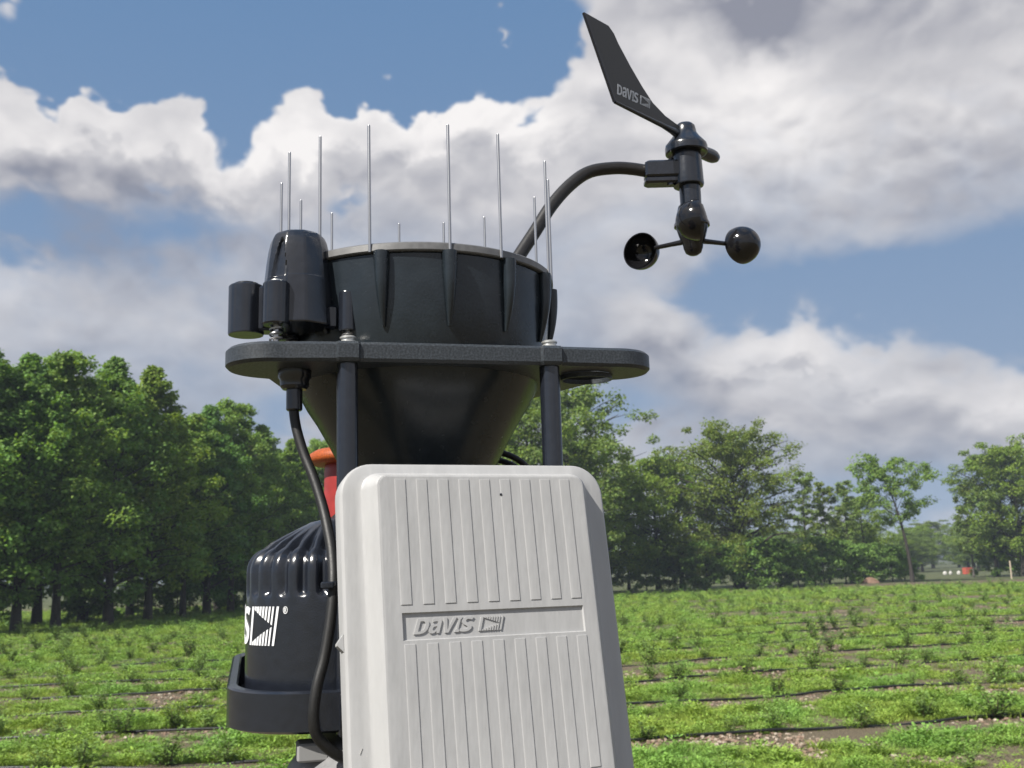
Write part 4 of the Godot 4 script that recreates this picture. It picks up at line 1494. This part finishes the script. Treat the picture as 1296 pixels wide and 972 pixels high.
	for i in 13:
		var t := i / 12.0
		ns.append(O - hd * lerpf(0.006, 0.0505, t) + Vector3.UP * lerpf(-0.006, -0.0055, t))
		nr.append(0.0064 * sqrt(maxf(0.01, 1.0 - pow(maxf(0.0, (t - 0.72) / 0.28), 2.0))) * (0.86 + 0.14 * t))
	b.tube(ns, nr, 20)
	put("counterweight", b.mesh(50.0), M.black, hub)
	# cup wheel
	var q := Vector3(0.1582, 0, -0.85) - base
	b = MB.new()
	b.lathe([Vector2(0.0096, 1.9045), Vector2(0.0108, 1.9035), Vector2(0.0128, 1.8960), Vector2(0.0142, 1.8895), Vector2(0.0152, 1.8875), Vector2(0.0152, 1.8855), Vector2(0.0136, 1.8850), Vector2(0.0118, 1.8780), Vector2(0.0098, 1.8715), Vector2(0.0086, 1.8690), Vector2(0.0082, 1.8660), Vector2(0.0066, 1.8620), Vector2(0.0035, 1.8600), Vector2(0.001, 1.8596)], 44, Transform3D(Basis(), q))
	var wheel := put("cup_wheel", b.mesh(40.0), M.gloss, A)
	var cup := MB.new()
	var prof := []
	for i in 15:
		var a := i / 14.0 * PI / 2
		prof.append(Vector2(0.0166 * sin(a), -0.0178 * cos(a)))
	prof.append(Vector2(0.0166, 0.0008))
	prof.append(Vector2(0.0157, 0.0008))
	for i in 15:
		var a := (14 - i) / 14.0 * PI / 2
		prof.append(Vector2(0.0157 * sin(a), -0.0168 * cos(a)))
	prof[0].x = 0.00001
	prof[-1].x = 0.00001
	cup.lathe(prof, 48, Transform3D(), true)
	var cm := cup.mesh(40.0)
	for k in 3:
		# seen from above; the third arm comes towards the camera
		var a := deg_to_rad(-5.0 + 120.0 * k)
		var dir := Vector3(sin(a), 0, cos(a))
		var open := Vector3(dir.z, 0, -dir.x)
		var arm := MB.new()
		arm.tube([q + Vector3.UP * 1.8735 + dir * 0.006, q + Vector3.UP * 1.8738 + dir * 0.020, q + Vector3.UP * 1.874 + dir * 0.036], [0.0026, 0.0021, 0.0019], 10)
		put("spoke", arm.mesh(50.0), M.gloss, wheel)
		var c := put("cup", cm, M.gloss, wheel)
		var side := open.cross(Vector3.UP).normalized()
		c.transform = Transform3D(Basis(side, open, side.cross(open)), q + Vector3.UP * 1.874 + dir * 0.0505)

# ---------------------------------------------------------------- small far things
func far_things() -> void:
	# heap of reddish earth
	var b := MB.new()
	var rings := []
	for k in [[0.85, -0.1], [0.68, 0.12], [0.45, 0.32], [0.25, 0.46], [0.08, 0.52]]:
		var r := PackedVector3Array()
		for i in 18:
			var a := TAU * i / 18
			var u: float = k[0] * (1.0 + 0.16 * sin(i * 2.3 + k[1] * 3.0))
			r.append(Vector3(sin(a) * u, k[1] + 0.03 * sin(i * 3.1) + 0.12 * u * sin(a + 1.0), cos(a) * u * 0.8))
		rings.append(r)
	b.loft(rings)
	var o := put("earth_heap", b.mesh(60.0), mat("reddish earth", lin(0.36, 0.22, 0.15), 0.95, 0.0, 0.8, 0.8, 0.8))
	o.position = Vector3(24.3, 0, -73.0)
	o.scale = Vector3.ONE * 0.8
	tag(o, "heap of reddish earth at the far edge of the field", "earth heap")
	# three white sacks and a red slatted crate left at the field's edge
	var cloth := mat("white sack cloth", lin(0.50, 0.49, 0.46), 0.8, 0.0, 0.6, 3.0)
	var red := mat("red crate plastic", lin(0.50, 0.08, 0.05), 0.5)
	var where := ["leftmost of the three", "in the middle of the three", "nearest to the red crate"]
	for i in 3:
		var t := thing("sack", "white sack standing at the far edge of the field, %s" % where[i], "sack", Vector3([40.1, 40.75, 41.3][i], 0, -[99.0, 99.3, 98.8][i]), i * 0.9, "white sacks at the edge of the field")
		t.scale = Vector3.ONE * 0.75
		b = MB.new()
		rings = []
		for k in [[0.18, -0.02], [0.24, 0.06], [0.25, 0.24], [0.20, 0.38], [0.07, 0.44], [0.11, 0.52]]:
			var r := PackedVector3Array()
			for j in 14:
				var a := TAU * j / 14
				var u: float = k[0] * (1.0 + 0.10 * sin(j * 2.7 + k[1] * 9.0))
				r.append(Vector3(sin(a) * u, k[1], cos(a) * u * 0.8))
			rings.append(r)
		b.loft(rings)
		put("bag", b.mesh(60.0), cloth, t)
		b = MB.new()
		b.lathe([Vector2(0.05, 0.425), Vector2(0.085, 0.43), Vector2(0.085, 0.455), Vector2(0.05, 0.46)], 12)
		put("tie", b.mesh(50.0), M.black, t)
	var cr := thing("crate", "red slatted crate at the far edge of the field beside white sacks", "crate", Vector3(42.05, 0, -98.6), 0.3)
	b = MB.new()
	b.box(Vector3(0, 0.05, 0), Vector3(0.72, 0.04, 0.48), 0.005)
	put("base", b.mesh(30.0), red, cr)
	for side in 4:
		var turn := Basis(Vector3.UP, side * PI / 2)
		var half := 0.36 if side % 2 == 1 else 0.24
		var wide := 0.48 if side % 2 == 1 else 0.72
		for k in 4:
			b = MB.new()
			b.box(Vector3(0, 0.12 + k * 0.145, half - 0.012), Vector3(wide - 0.006, 0.10, 0.02), 0.004, Transform3D(turn, Vector3.ZERO))
			put("slat", b.mesh(30.0), red, cr)
	for x in [-0.335, 0.335]:
		for z in [-0.215, 0.215]:
			b = MB.new()
			b.box(Vector3(x, 0.32, z), Vector3(0.025, 0.60, 0.025), 0.003)
			put("corner_post", b.mesh(30.0), red, cr)
	b = MB.new()
	b.lathe([Vector2(0.05, -0.2), Vector2(0.05, 1.15), Vector2(0.035, 1.25)], 10)
	o = put("wooden_stake", b.mesh(40.0), mat("pale wood", lin(0.45, 0.38, 0.28), 0.85))
	o.position = Vector3(34.6, 0, -74.0)
	tag(o, "pale wooden stake in the field in front of the far right trees", "stake")
